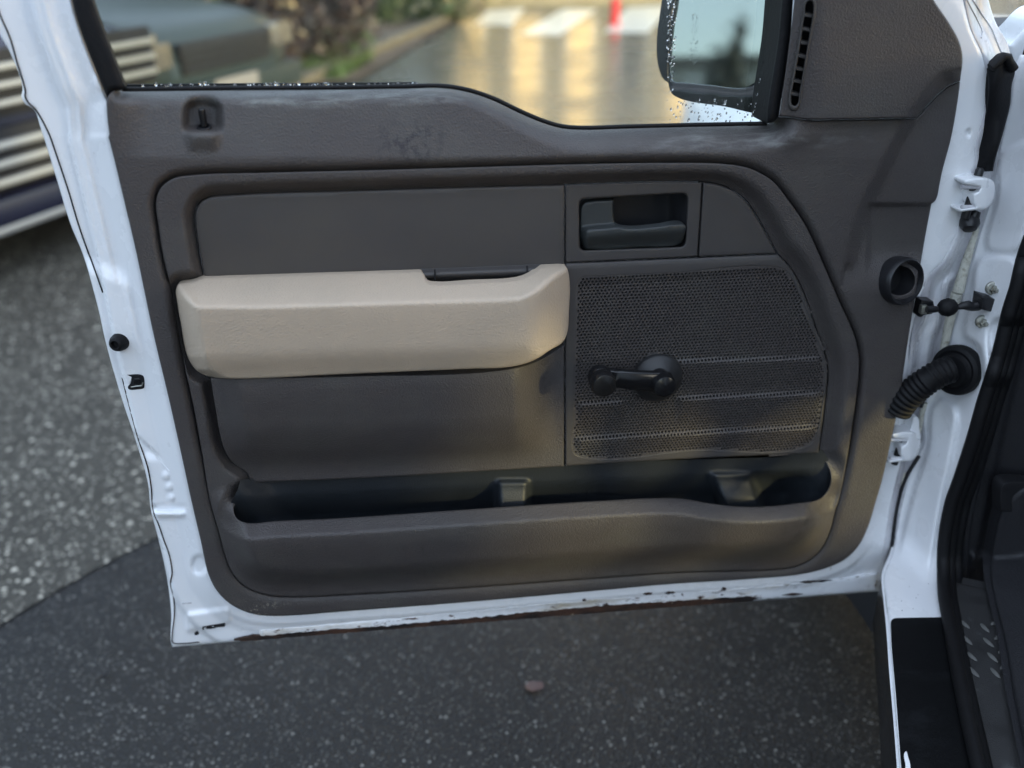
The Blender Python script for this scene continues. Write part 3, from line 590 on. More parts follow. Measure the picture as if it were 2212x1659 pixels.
def arm_w(x, y):
    yf = ARM_FRONT(x); yb = backl(x)
    top = .006+.070*np.clip((y-yb)/(np.maximum(yf-yb, 8)), 0, 1.6)
    xl = 381+interp([(600, 0), (646, 1), (705, 11), (771, 25), (799, 43), (820, 90)])(y)
    leftr = .012+.062*np.clip((x-xl)/34, 0, 3)**.8
    front = .074-.004*S(660, 800, y)-.016*S(748, 826, y+(x-500)*.028)**1.6
    xr = interp([(570, 1231), (700, 1229), (745, 1222), (790, 1150), (820, 1100)])(y)
    rightr = .010+.070*np.clip((1232-x)/np.where(y > 640, 88, 88), 0, 3)**.85
    w = smin(smin(top, front, .006), smin(leftr, rightr, .010), .018)
    return w
arm = patch('armrest', ARM, arm_w, m_beige, door, step=4, skirt=.010, rnd=(4, .003))
# pull cup behind the armrest
patch('pull_cup', spline([(905, 579, 1), (1180, 567, 1), (1160, 590), (1140, 602), (1104, 612), (937, 620), (918, 612)], 4), lambda x, y: -.001+.012*S(578, 592, y+(x-940)*.04)-.012*S(596, 612, y+(x-940)*.03), m_panel, door, step=4, skirt=.01, rnd=(1.5, .001))
for x0, y0, x1, y1 in ((939.5, 582, 939.5, 614), (1138.5, 574, 1139.5, 600)):
    tube('cup_joint', [P(x0, y0, .0115), P(x1, y1, .0125)], .0011, m_void, door, 6)

# ---- lower door panel, bulging under the armrest ----
LP = spline([(455, 817, 1), (465, 878), (482.6, 965), (500, 996.5), (535, 1024), (541, 1042, 1), (768, 1033), (1218.5, 1007, 1), (1219, 745, 1), (1160, 780), (1097, 797), (768, 812)], 5)
def lp_w(x, y):
    xx = (x-1150)
    rt = 1-S(1105, 1205, x+.0*(y-800))
    lt = S(455, 520, x-interp([(819, 0), (965, 27), (1040, 80)])(y))
    prof = interp([(780, .040), (820, .047), (860, .046), (920, .040), (960, .026), (985, .010), (1000, .003), (1050, .002)])
    yy = y+(x-900)*.038
    k = prof(yy)
    for o in (-12, 12): k = k+prof(yy+o)
    return -.004+(k/3)*rt*(.55+.45*lt)+.003*lt
patch('lower_door_panel', LP, lp_w, m_trim, door, step=5, skirt=.02, rnd=(2.5, .002))

# ---- map pocket liner ----
LIN = spline([(520, 1036, 1), (1219, 1003, 1), (1775, 972, 1), (1802, 1014), (1806, 1035), (1798, 1064), (1775, 1092), (1652, 1108), (1434, 1092), (1017, 1116), (590, 1142), (530, 1142), (500, 1124), (496, 1096), (512, 1060)], 6)
def lin_w(x, y):
    w = -.012-.020*S(1040, 1100, y+(x-1100)*.05)
    w = w+.030*(1-S(500, 600, x-(y-1040)*.75+10))         # flared left end
    w = w+.026*S(1680, 1790, x+(y-1040)*.2)*(.4+.6*S(1000, 1060, y))
    # dividers: saddle shaped bridges
    for cx, half, y0, sl in ((1108, 34, 1036, 0.0), (1588, 44, 1019, .36)):
        c = cx+(y-1050)*sl
        k = (1-S(half*.72, half*1.25, np.abs(x-c)))
        w = w+k*(.012*S(y0-2, y0+9, y)+.030*S(y0+6, y0+62, y))
    w = w-.02*S(1560, 1690, x-(y-1040)*.5)*(1-S(1690, 1760, x+(y-1040)*.1))*S(1018, 1040, y)
    return w
patch('pocket_liner', LIN, lin_w, m_liner, door, step=4.5, skirt=0, rnd=(0, 0), rings=())

# ---- speaker panel with perforated grille ----
SPK = spline([(1221.5, 569, 1), (1506, 557, 1), (1679, 549.5, 1), (1706, 578), (1730, 622), (1762, 712), (1782, 770), (1787, 809), (1780, 880), (1768, 978, 1), (1500, 990), (1221.5, 1006, 1)], 5)
GRI = spline([(1249, 606), (1258, 599), (1300, 596), (1450, 589), (1686, 578), (1696, 582), (1722, 625), (1757, 715), (1777, 771), (1781, 809), (1775, 878), (1758, 950), (1749, 960), (1500, 972), (1252, 986), (1241, 980), (1240, 900), (1242, 760), (1246, 680)], 4)
def spk_w(x, y): return -.003+.0+.004*S(560, 580, y+(x-1222)*.04)
patch('speaker_surround', SPK, spk_w, m_panel, door, draft=True, holes=[GRI], step=6, skirt=.01, rnd=(2.5, .002), hrnd=(1.2, .0005))
rib1 = interp([(1400, 781), (1480, 778), (1770, 772)]); rib2 = interp([(1240, 871), (1340, 868), (1480, 858), (1770, 848)]); rib3 = interp([(1240, 946), (1480, 934), (1770, 920)])
def saw(d, h, L_): return h*(1-np.clip(d/L_, 0, 1))*S(-5, 5, d)
def grille_w(x, y):
    w = -.0015+.006*np.exp(-((x-1480)/220.)**2)*0
    w = w+saw(y-rib1(x), .0055, 60)*S(1455, 1475, x)+saw(y-rib2(x), .006, 60)*np.where(x > 1400, S(1455, 1475, x), 1-S(1335, 1355, x))+saw(y-rib3(x), .006, 50)
    q = np.hypot(x-1422, (y-800)); return .0004+w*S(2, 20, sdf(x, y, GRI))
# hexagonal cells in true door-plane metres
gv, gf = [], []; pit = .00505
def topx(Xm, Zm, w):       # metres on plane -> picture coordinates of that plane point
    v = np.stack([Xm, np.full_like(Xm, YD)-w, Zm-HC], -1); c = np.stack([v@U, v@YC, v@ZC], -1)
    cz = v[..., 0]*U[2]+v[..., 1]*YC[2]+v[..., 2]*ZC[2]; cx_ = v[..., 0]*U[0]+v[..., 1]*YC[0]+v[..., 2]*ZC[0]; cy_ = v[..., 0]*U[1]+v[..., 1]*YC[1]+v[..., 2]*ZC[1]
    return CX+FPX*cx_/cz, CY+FPX*cy_/cz
c0 = P(1236, 1000); c1 = P(1800, 570); nx = int((c1[0]-c0[0])/pit)+4; nz = int((c1[2]-c0[2])/(pit*.866))+8
slope = .012
I, J = np.meshgrid(np.arange(-2, nx), np.arange(-4, nz)); Xc = c0[0]+(I+.5*(J % 2))*pit; Zc = c0[2]+J*pit*.866+(Xc-c0[0])*slope*0
Xc = Xc.ravel(); Zc = Zc.ravel(); px_, py_ = topx(Xc, Zc, np.zeros_like(Xc)); sd_ = sdf(px_, py_, GRI)
keep = sd_ > -6; Xc, Zc, px_, py_, sd_ = Xc[keep], Zc[keep], px_[keep], py_[keep], sd_[keep]
ang = np.radians(30+60*np.arange(6)); hx = pit/math.sqrt(3)
ho = np.stack([np.cos(ang), np.sin(ang)], 1)*hx; hi_ = np.stack([np.cos(ang), np.sin(ang)], 1)*pit*.372
def wmet(X_, Z_): a, b = topx(X_, Z_, np.zeros_like(X_)); return grille_w(a, b)
OX = Xc[:, None]+ho[None, :, 0]; OZ = Zc[:, None]+ho[None, :, 1]; OW = wmet(OX.ravel(), OZ.ravel()).reshape(OX.shape)
IX = Xc[:, None]+hi_[None, :, 0]; IZ = Zc[:, None]+hi_[None, :, 1]; IW = wmet(IX.ravel(), IZ.ravel()).reshape(IX.shape)
for n_ in range(len(Xc)):
    b0 = len(gv); gv += [(OX[n_, k], YD-OW[n_, k], OZ[n_, k]) for k in range(6)]
    if sd_[n_] < 3.2 or math.hypot(px_[n_]-1422, py_[n_]-802) < 40: gf.append(tuple(b0+k for k in range(6))); continue
    gv += [(IX[n_, k], YD-IW[n_, k], IZ[n_, k]) for k in range(6)]; gv += [(IX[n_, k], YD-IW[n_, k]+.0022, IZ[n_, k]) for k in range(6)]
    for k in range(6):
        k2 = (k+1) % 6; gf.append((b0+k, b0+k2, b0+6+k2, b0+6+k)); gf.append((b0+6+k, b0+6+k2, b0+12+k2, b0+12+k))
g = frompy('speaker_grille', gv, gf, m_trim, door, False)
plate('speaker_cavity', spline([(1236, 590, 1), (1700, 568, 1), (1795, 780, 1), (1765, 985, 1), (1234, 1000, 1)], 10), -.012, .002, m_void, door, rnd=(0, 0), step=40)

# ---- window crank ----
AX = Vector((0, -1, 0.0))
m_esc = M_('escutcheon_plastic', (.018, .018, .019), .42)
lathe('crank_escutcheon', [(.0335, -.004), (.0345, .004), (.0330, .0075), (.027, .012), (.020, .0185), (.018, .021), (.018, .018), (0, .018)], PV(1419, 814, .002), (0, -1, .06), m_esc, door, 48)
hub = P(1430, 826, .034); knb = P(1294, 811, .034)
lathe('crank_hub', [(.0140, -.016), (.0148, -.005), (.0158, .004), (.0158, .010), (.0142, .0145), (.009, .0165), (0, .017)], hub, (0, -1, .02), m_gloss, door, 40)
# arm: tapered bar from hub to knob
av, af = [], []; hv = Vector(hub)-Vector(knb); L_ = hv.length; ux = hv.normalized(); uz = Vector((0, -1, 0)).cross(ux).normalized(); n_ = 14
for i in range(n_+1):
    t_ = i/n_; c = Vector(knb)+ux*(L_*t_); hw = .0122+.0030*t_**1.5; th = .0042
    c = c+Vector((0, -1, 0))*(.002+.0035*math.sin(t_*math.pi)-.003*t_)
    for a, b in ((-1, -1), (-1, .35), (-.82, 1), (.82, 1), (1, .35), (1, -1)): av.append(c+uz*hw*a+Vector((0, -1, 0))*th*b)
for i in range(n_):
    for k in range(6): af.append((i*6+k, i*6+(k+1) % 6, (i+1)*6+(k+1) % 6, (i+1)*6+k))
af += [tuple(range(6))[::-1], tuple(n_*6+k for k in range(6))]
frompy('crank_arm', av, af, m_gloss, door, True, 50)
lathe('crank_knob', [(.0150, -.004), (.0160, .000), (.0160, .006), (.0148, .0085), (.0142, .0095), (.0150, .011), (.0165, .0155), (.0170, .022), (.0168, .028), (.0150, .0315), (.0135, .032), (0, .0325)], Vector(knb)+Vector((0, -.002, 0)), (0.0, -1, .03), m_gloss, door, 40)

# ---- lock knob ----
lathe('lock_grommet', [(.0085, 0), (.0080, .0012), (.0060, .0015), (.0056, .0), (0, 0)], PV(441, 275, -.010), (0, -.35, 1), m_black, door, 28)
lathe('lock_knob', [(.0040, -.004), (.0038, .006), (.0042, .014), (.0038, .0185), (.0022, .0198), (0, .020)], PV(441, 272, -.012), (0, -.06, 1), m_gloss, door, 20)

# ---- round black funnel by the hinge edge ----
lathe('round_bezel', [(.0315, -.02), (.0325, .004), (.0318, .010), (.0300, .0125), (.0282, .012), (.0255, .004), (.0245, -.006), (.0225, -.010), (.0215, -.024), (.0195, -.026), (.0195, -.040), (0, -.042)], PV(1944, 606, .008), (.30, -1, .16), m_black, door, 56)

# ================================================================== TRUCK BODY AROUND THE OPENING
# door edge seen between the inner face and the body
def edge_w(x, y): return -.045-.015*S(0, 1, (x-1900)/260)
fold = []
EDGE = spline([(1995, -60, 1), (2120, -60, 1), (2150, 46), (2178, 98), (2186, 150), (2184, 230), (2168, 300), (2152, 400), (2125, 470), (2104, 540), (2085, 620), (2064, 700), (2046, 770), (2010, 850), (1996, 900), (1990, 955), (1972, 1020), (1950, 1090), (1932, 1190), (1914, 1250, 1), (1896, 1262, 1), (1920, 1000), (1950, 850), (1990, 600), (2060, 400), (2080, 200)], 7)
def edgew(x, y):
    d, _ = segdist(x, y, SHELL); w = -.016-.020*S(0, 30, d)-.010*S(30, 60, d)
    w = w+.005*np.sin(d*.20)*S(560, 620, y)*(1-S(900, 950, y))
    return w
de = patch('door_hinge_face', EDGE, edgew, m_white_hinge, door, step=6, skirt=.01, rnd=(3, .003))
for pl in ([(2079, -20), (2096, 14), (2112, 45), (2122, 71), (2119, 82)], [(2094, -10), (2104, 5), (2126, 38), (2142, 62), (2150, 82), (2163, 114)], [(2064, 550), (2050, 600), (2040, 650), (2024, 720), (2016, 770)], [(2040, 590), (2034, 640), (2028, 680), (2021, 730)], [(2012, 800), (2000, 850), (1985, 890), (1972, 920)], [(1958, 1000), (1952, 1040), (1944, 1080)]):
    q = spline(pl, 8, False); dd = edgew(q[:, 0], q[:, 1]); tube('fold_line', P(q[:, 0], q[:, 1], dd+.0002), .0011, m_white_hinge, door, 6)

PL = [(2210, 120, 1), (2194, 156), (2187, 185), (2183, 220), (2167, 289), (2153, 360), (2140, 430), (2118, 500), (2101, 560), (2080, 640), (2062, 700), (2046, 764), (2020, 830), (1998, 873), (1994, 905), (1996, 955), (1986, 980), (1960, 1034), (1944, 1086), (1927, 1197), (1909, 1246), (1913, 1305), (1919, 1366), (1925, 1451), (1935, 1565), (1945, 1690, 1)]
PR = [(2120, 1690, 1), (2100, 1600), (2085, 1500), (2060, 1400), (2044, 1340), (2034, 1290), (2030, 1230), (2034, 1150), (2048, 1083), (2063, 1042), (2080, 990), (2098, 936), (2118, 866), (2137, 806), (2153, 746), (2174, 665), (2188, 630), (2206, 551), (2228, 490), (2250, 400), (2262, 120, 1)]
BODY = spline(PL+PR, 7)
Z0 = .50
def body_w(x, y):
    wp = -.035+.10*S(0, 1, (x-interp([(120, 2190), (500, 2115), (900, 1990), (1250, 1909), (1690, 1930)])(y))/150)
    # stamped reliefs in the hinge pillar
    a = sdf(x, y, RA); wp = wp+.012*S(0, 14, a)
    b = sdf(x, y, RB); wp = wp+.010*S(0, 12, b)
    c = sdf(x, y, RC); wp = wp+.008*S(0, 12, c)
    wh = wz(x, y, Z0)
    w = smax(wp, wh, .04)
    edge, _ = segdist(x, y, ROCK, False); w = w-.006*(1-S(0, 4, edge))*S(1240, 1320, y)
    return w
RA = spline([(2108, 560), (2135, 545), (2200, 560), (2190, 690), (2150, 700), (2142, 830), (2124, 822), (2105, 750), (2078, 730), (2092, 640)], 6)
RB = spline([(2030, 850, 1), (2068, 875), (2062, 980), (2040, 1083), (2020, 1200), (1985, 1340), (1950, 1345), (1935, 1220), (1965, 1070), (2000, 960), (2008, 880)], 6)
RC = spline([(2160, 330), (2240, 300), (2230, 460), (2200, 545), (2130, 540), (2150, 420)], 6)
ROCK = np.array([(1909, 1246), (1913, 1305), (1920, 1350), (1927, 1451), (1934, 1560), (1944, 1700)])
body = patch('body', BODY, body_w, m_white, truck, step=6, skirt=.006, rnd=(4, .003))
# sealer bead in the gap between pillar and hinge face
q = spline([(2108, 480), (2104, 500), (2088, 550), (2076, 590), (2066, 630)], 6, False)
tube('sealer_bead', P(q[:, 0]+4, q[:, 1], -.020), np.linspace(.003, .008, len(q)), m_sealer, body, 8)
q = spline([(2067, 633), (2054, 680), (2050, 700), (2038, 755), (2026, 790)], 6, False)
tube('sealer_bead', P(q[:, 0], q[:, 1], -.020), np.linspace(.008, .0045, len(q)), m_sealer, body, 8)
q = spline([(1998, 870), (1990, 900), (1984, 935)], 6, False); tube('sealer_bead', P(q[:, 0], q[:, 1], -.022), .004, m_sealer, body, 8)
q = spline([(1952, 1020), (1946, 1050), (1938, 1090), (1932, 1130)], 6, False); tube('sealer_bead', P(q[:, 0], q[:, 1], -.025), .003, m_sealer, body, 8)
# dark gap
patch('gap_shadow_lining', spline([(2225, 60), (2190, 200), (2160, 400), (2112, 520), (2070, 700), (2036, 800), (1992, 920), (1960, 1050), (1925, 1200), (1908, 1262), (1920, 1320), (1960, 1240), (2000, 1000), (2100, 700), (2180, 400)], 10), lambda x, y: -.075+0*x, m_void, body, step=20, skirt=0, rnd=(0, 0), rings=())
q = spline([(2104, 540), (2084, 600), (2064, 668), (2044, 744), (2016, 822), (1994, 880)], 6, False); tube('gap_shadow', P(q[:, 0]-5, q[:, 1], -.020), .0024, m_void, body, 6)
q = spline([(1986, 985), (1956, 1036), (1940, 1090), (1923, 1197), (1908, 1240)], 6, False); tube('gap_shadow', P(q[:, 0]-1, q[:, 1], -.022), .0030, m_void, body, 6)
# rubber splash flap high in the gap
FL = spline([(2131, 148, 1), (2150, 132), (2168, 117), (2178, 118), (2190, 140), (2193, 152), (2186, 182), (2182, 225), (2166, 290), (2150, 345), (2145, 370, 1), (2103, 372, 1), (2109, 343), (2108, 324), (2117, 289), (2129, 243), (2135, 185)], 5)
patch('splash_flap', FL, lambda x, y: -.012+.008*np.sin((x-2130)/16.)+.003*np.sin(y/23.+x/19.), m_rubber, body, step=5, skirt=.01, rnd=(4, .004))
tube('flap_roll', [P(x, y, -.004) for x, y in ((2140, 146), (2155, 134), (2168, 122), (2176, 124), (2180, 135), (2190, 150))], .006, m_rubber, body, 10)
# fender top and cowl beyond the gap
patch('front_fender', spline([(2176, 98, 1), (2192, 82), (2212, 62), (2260, 20), (2300, 20, 1), (2300, 200, 1), (2200, 200), (2186, 140)], 5), lambda x, y: -.10+.03*S(2176, 2240, x), m_white, truck, step=6, skirt=.05, rnd=(10, .012))

# hinges
def hinge(cx, cy, s, lean):
    w0 = .012
    h = patch('hinge', spline([(cx-52*s, cy-30*s), (cx-40*s, cy-35*s), (cx, cy-36*s), (cx+12*s, cy-30*s), (cx+16*s, cy-18*s), (cx+13*s, cy+8*s), (cx+4*s, cy+24*s), (cx-8*s, cy+32*s), (cx-24*s, cy+33*s), (cx-60*s, cy+37*s, 1), (cx-60*s, cy+31*s, 1), (cx-26*s, cy+26*s, 1), (cx-31*s, cy+20*s, 1), (cx-32*s, cy+4*s), (cx-30*s, cy-3*s), (cx-20*s, cy-8*s), (cx-16*s, cy-17*s, 1), (cx-50*s, cy-22*s, 1)], 3),
              lambda x, y: w0-.012*S(cx-8*s, cx+16*s, x)+0*y, m_white, body, step=4, skirt=.03, rnd=(5, .005), rings=(1, 2.2, 3.8))
    for dy in (-15, 29):
        bx = [P(cx-56*s, cy+dy*s-2, w0-.006), P(cx-12*s, cy+(dy-3)*s, w0-.006)]
        tube('hinge_leaf', bx, .0032*s, m_white_hinge, body, 8)
    lathe('hinge_pin', [(.0055*s, -.030*s), (.0055*s, .034*s), (.0035*s, .037*s), (0, .037*s)], PV(cx-34*s, cy+2*s, -.004), (0.10, 0, 1), m_black, body, 14)
hinge(2133, 421, 1.0, 0)
hinge(1974, 966, .92, 0)
patch('hinge_gusset', spline([(1976, 898), (1984, 903), (1986, 925), (1988, 950), (1972, 948), (1962, 942), (1966, 925)], 4), lambda x, y: .004+0*x, m_white, body, step=5, skirt=.02, rnd=(4, .004))
lathe('cable_stub', [(.012, -.01), (.013, .005), (.009, .012), (0, .014)], PV(2094, 478, -.012), (-.2, -.6, -.6), m_black, body, 16)
tube('cable_stub', [P(x, y, -.010) for x, y in ((2110, 455), (2104, 465), (2098, 480), (2103, 490))], [.006, .008, .007, .004], m_black, body, 10)

# bolts
for bx, by in ((2144, 623), (2122, 695)):
    wv = float(body_w(np.array([bx*1.]), np.array([by*1.]))[0]); c = PV(bx, by, wv)
    lathe('bolt', [(.0092, -.002), (.0092, .0015), (.0080, .0028), (.0064, .0030)], c, (-.25, -1, .15), m_bolt, body, 28)
    lathe('bolt_head', [(.0062, .0), (.0062, .0062), (.0054, .0075), (.0030, .0076), (.0030, .0125), (.0022, .0135), (0, .0135)], c+Vector((0, -.002, 0)), (-.25, -1, .15), m_bolt, body, 6)

# door check strap with its bracket and ball
q = [(2002, 668), (2016, 668), (2034, 668), (2046, 666), (2068, 664), (2080, 660), (2092, 660), (2100, 663), (2112, 660), (2124, 655), (2136, 658)]
tube('check_strap', [P(x, y, .020) for x, y in q], [.0045, .0050, .0032, .0030, .0034, .0055, .0070, .0060, .0075, .0060, .0060], m_black, body, 10)
lathe('check_ball', [(0, -.0135), (.006, -.012), (.0105, -.008), (.0128, 0), (.0105, .008), (.006, .012), (0, .0135)], PV(2047, 664, .022), (1, -.2, .1), m_rubber, body, 24)
plate('check_bracket', spline([(2122, 639, 1), (2157, 648, 1), (2152, 677, 1), (2118, 668, 1)], 3), .032, .02, m_black, body, rnd=(3, .002), step=6)
plate('check_bracket', rrect([(1990, 648), (2016, 650), (2019, 668), (2014, 678), (1996, 680), (1990, 686), (1983, 684)], 3), .010, .014, m_black, body, rnd=(3, .002), step=6)
box('check_bolt', Vector(P(1995, 668, .012))-Vector((.005, .004, .006)), Vector(P(1995, 668, .012))+Vector((.004, .004, .006)), m_bolt, body, .001)

# wiring boot: bellows and grommet
path = spline([(1938, 884), (1952, 866), (1972, 846), (2000, 824), (2030, 806), (2056, 796)], 1.5, False); n_ = len(path)
rads = [.0205-.0020*(i/n_)+.0010*math.sin(i/n_*2*math.pi*14) for i in range(n_)]
tube('wiring_boot', [P(x, y, .006+.020*min(1, i/n_*1.6)) for i, (x, y) in enumerate(path)], rads, m_rubber, body, 28)
lathe('boot_grommet', [(.0355, -.012), (.0365, -.002), (.0350, .004), (.030, .0065), (.026, .0045), (.0235, .007), (.022, .012), (0, .012)], PV(2064, 800, .012), (-1, -.50, .12), m_rubber, body, 44)

# weatherstrip round the opening, kick panel, floor
WL = spline([(2262, 340), (2240, 430), (2228, 490), (2206, 551), (2188, 625), (2174, 668), (2155, 746), (2138, 806), (2118, 866), (2098, 936), (2080, 992), (2063, 1042), (2048, 1083), (2036, 1140), (2031, 1180), (2030, 1230), (2033, 1290), (2042, 1340), (2058, 1430), (2076, 1520), (2096, 1610), (2114, 1690)], 8, False)
def strip(name, off0, off1, w0, rad, m):
    pts = []
    for i, (x, y) in enumerate(WL):
        o = off0; w = float(np.maximum(body_w(np.array([x-3.]), np.array([y*1.]))[0], -9))+w0
        pts.append(P(x+o, y, w))
    return tube(name, pts, rad, m, body, 10)
strip('weatherstrip', 8, 0, .010, .0095, m_rubber)
strip('weatherstrip', 22, 0, .004, .0085, m_rubber)
strip('weatherstrip', 37, 0, -.004, .0085, m_rubber)
KP = spline([(2290, 200, 1), (2270, 420), (2240, 560), (2215, 640), (2180, 760), (2150, 860), (2125, 950), (2100, 1050), (2076, 1130), (2060, 1200), (2060, 1290), (2048, 1300, 1), (2300, 1420, 1), (2300, 200, 1)], 7)
def kp_w(x, y):
    wp = .010+.04*S(2060, 2280, x)-.012*S(0, 12, x-interp([(400, 2290), (700, 2215), (900, 2168), (1083, 2128), (1250, 2090)])(y))+.012*S(2090, 2100, x-(1250-y)*.1)*S(1190, 1200, y)
    return wp
patch('kick_panel', KP, kp_w, m_kick, truck, step=7, skirt=0, rnd=(0, 0), rings=())
q = spline([(2214, 700), (2190, 760), (2150, 900), (2110, 1040), (2092, 1120), (2084, 1190), (2083, 1250)], 8, False)
tube('kick_panel_edge', [P(x, y, float(kp_w(np.array([x*1.]), np.array([y*1.]))[0])+.006) for x, y in q], .006, m_kick, truck, 8)
patch('foot_rest', spline([(2166, 1045), (2222, 1040, 1), (2240, 1110, 1), (2160, 1105, 1)], 4), lambda x, y: .07+0*x, m_void, truck, step=8, skirt=.02, rnd=(4, .004))
# tunnel side
patch('tunnel_carpet', spline([(2176, 1080), (2146, 1170), (2140, 1240), (2150, 1300), (2170, 1380), (2190, 1500), (2230, 1690, 1), (2330, 1690, 1), (2330, 1000, 1)], 8), lambda x, y: np.maximum(.055, wz(x, y, Z0+.02))+.02*S(2140, 2230, x-(y-1240)*.1), m_kick, truck, step=8, skirt=.02, rnd=(8, .008))
# floor mat with raised ribs
MAT = spline([(2048, 1254, 1), (2150, 1276), (2330, 1300, 1), (2330, 1700, 1), (2124, 1700, 1), (2112, 1640), (2096, 1520), (2080, 1430), (2062, 1343)], 7)
def mat_w(x, y): return smax(wz(x, y, Z0+.004), .052+0*x, .02)
mt = patch('floor_mat', MAT, mat_w, m_mat, truck, step=8, skirt=.02, rnd=(4, .004))
m_rib = M_('lit_mat_rib', (.085, .085, .082), .6)  # lighter grey paints in the light the ribs would catch
def ridge(x0, y0, x1, y1, dark=False):
    a = Vector(onz(x0, y0, Z0+.005)); b = Vector(onz(x1, y1, Z0+.005)); n = 8; vs = []; fs = []
    d = (b-a).normalized(); sd2 = Vector((d.y, -d.x, 0))
    for i in range(n+1):
        t_ = i/n; k = math.sin(math.pi*min(1, max(0, t_)))**.6; c = a.lerp(b, t_)
        vs += [c+sd2*.0036*k, c+Vector((0, 0, .0038*k)), c-sd2*.0036*k]
    for i in range(n):
        for k in range(2): fs.append((i*3+k, i*3+k+1, i*3+k+4, i*3+k+3))
    frompy('mat_rib', vs, fs, m_rib, mt, True)
for r in ((2062, 1312, 2072, 1320), (2074, 1340, 2095, 1358), (2079, 1373, 2101, 1394), (2087, 1408, 2112, 1429), (2092, 1440, 2116, 1464), (2117, 1346, 2138, 1367), (2123, 1377, 2148, 1399), (2132, 1409, 2157, 1432), (2139, 1442, 2162, 1466), (2140, 1350, 2158, 1342), (2148, 1382, 2166, 1370), (2156, 1412, 2176, 1400), (2160, 1446, 2182, 1432), (2168, 1350, 2190, 1372), (2178, 1384, 2202, 1408)): ridge(*r)
# scuff film
FILM = rrect([(1924, 1336), (2036, 1334), (2046, 1372), (2066, 1450), (2112, 1720), (1952, 1720), (1936, 1500), (1927, 1400)], [14, 1, 1, 1, 1, 1, 1, 1], 6)
patch('scuff_film', FILM, lambda x, y: body_w(x, y)+.0012, m_film, body, step=8, skirt=.001, rnd=(1, .0004))
patch('film_tear', spline([(1954, 1630), (1958, 1624), (1962, 1636), (1966, 1650), (1968, 1690, 1), (1955, 1690, 1), (1957, 1655)], 3), lambda x, y: body_w(x, y)+.0022, m_white, body, step=8, skirt=.001, rnd=(.5, .0002))
for i in range(16): x = rng.uniform(1945, 2025); y = rng.uniform(1255, 1325); lathe('grit', [(.0006, 0), (.0004, .0008), (0, .001)], P(x, y, float(body_w(np.array([x]), np.array([y]))[0])), (0, -.5, 1), m_black, body, 6) if i < 7 else None
# rocker outside and underside
rk = [onz(x, y, Z0-.02) for x, y in ((1909, 1246), (1916, 1330), (1927, 1451), (1934, 1560), (1944, 1700))]
vs, fs = [], []
for p in rk+[rk[-1]+(rk[-1]-rk[0])*2.2]:
    for dx, dz in ((.002, 0), (-.004, -.03), (-.002, -.09), (.03, -.16), (.20, -.17)): vs.append((p[0]+dx, p[1], Z0-.022+dz))
for i in range(len(rk)):
    for k in range(4): a = i*5+k; fs.append((a, a+1, a+6, a+5))
frompy('rocker_panel', vs, fs, m_gloss, body, True)

# ================================================================== REST OF THE TRUCK (beyond the door and beside the eye)
SX = .92      # x of the truck's left flank ahead of the door
def loft(name, secs, m, parent, closed=False, smooth=True, angle=50):
    vs = [p for s in secs for p in s]; n = len(secs[0]); fs = []
    for i in range(len(secs)-1):
        for k in range(n if closed else n-1): a = i*n+k; b = i*n+(k+1) % n; fs.append((a, b, b+n, a+n))
    return frompy(name, vs, fs, m, parent, smooth, angle)
secs = []
for y in np.linspace(1.30, 3.05, 15):
    t_ = (y-1.3)/1.75; bul = .035*math.exp(-((y-2.15)/.45)**2); top = 1.02-.05*t_**2; inx = .0 if t_ < .8 else (t_-.8)*.5
    arch = .95-.0*t_; ring_ = abs(y-2.15) < .48; zb = .42+(math.sqrt(max(0, .48**2-(y-2.15)**2))*.85 if ring_ else 0)
    x0 = SX+inx
    secs.append([(x0-.02-bul, y, zb), (x0-.03-bul, y, zb+.05), (x0-.03-bul*.9, y, (zb+top)/2+.02), (x0-.02-bul*.5, y, top-.10), (x0+.0, y, top-.03), (x0+.05, y, top+.02), (x0+.16, y, top+.06), (x0+.5, y, top+.12), (x0+1.0, y, top+.14), (x0+1.5, y, top+.12), (x0+1.85, y, top+.05), (x0+1.98, y, top-.06), (x0+2.0, y, .5)])
loft('front_fender', secs, m_white, truck)
# cab shell: floor, far side with its window opening, roof, rear wall
CX0, CX1 = .78, 2.62
def prism(name, poly, lo, hi, axis, m, parent, bevel=0):   # extrude a polygon given in the two other axes
    bm = bmesh.new(); oth = [i for i in range(3) if i != axis]; rows = []
    for h in (lo, hi):
        r = []
        for a, b in poly: c = [0, 0, 0]; c[axis] = h; c[oth[0]] = a; c[oth[1]] = b; r.append(bm.verts.new(c))
        rows.append(r)
    bm.faces.new(rows[0]); bm.faces.new(rows[1][::-1]); n = len(poly)
    for i in range(n): bm.faces.new((rows[0][i], rows[0][(i+1) % n], rows[1][(i+1) % n], rows[1][i]))
    if bevel: bmesh.ops.bevel(bm, geom=bm.edges[:], offset=bevel, segments=2, affect='EDGES')
    return frombm(name, bm, m, parent, True, 40)
box('cab_floor', (CX0+.55, -1.2, .40), (CX1, .2, .48), m_kick, truck, .01)
box('cab_roof', (CX0+.18, -1.3, 1.84), (CX1-.15, .75, 1.90), m_white, truck, .02)
box('dashboard', (CX0+.12, .74, .95), (CX1-.1, 1.55, 1.26), m_kick, truck, .05)
box('lower_dash_sun_block', (CX0+.20, .86, .60), (CX1-.1, 1.40, .97), m_kick, truck, .03)  # unseen box added to keep the sun off the kick panel
wc = Vector((1.24, .50, 1.06)); wq = Vector((0, -1, .45)).normalized().to_track_quat('Z', 'Y')
sw = tube('steering_wheel', [wc+wq @ Vector((.19*math.cos(a), .19*math.sin(a), 0)) for a in np.linspace(0, 2*math.pi, 33)[:-1]], .016, m_black, truck, 8, True)
lathe('wheel_hub', [(.075, -.02), (.075, .01), (.05, .03), (0, .035)], wc, (0, -1, .45), m_black, sw, 20)
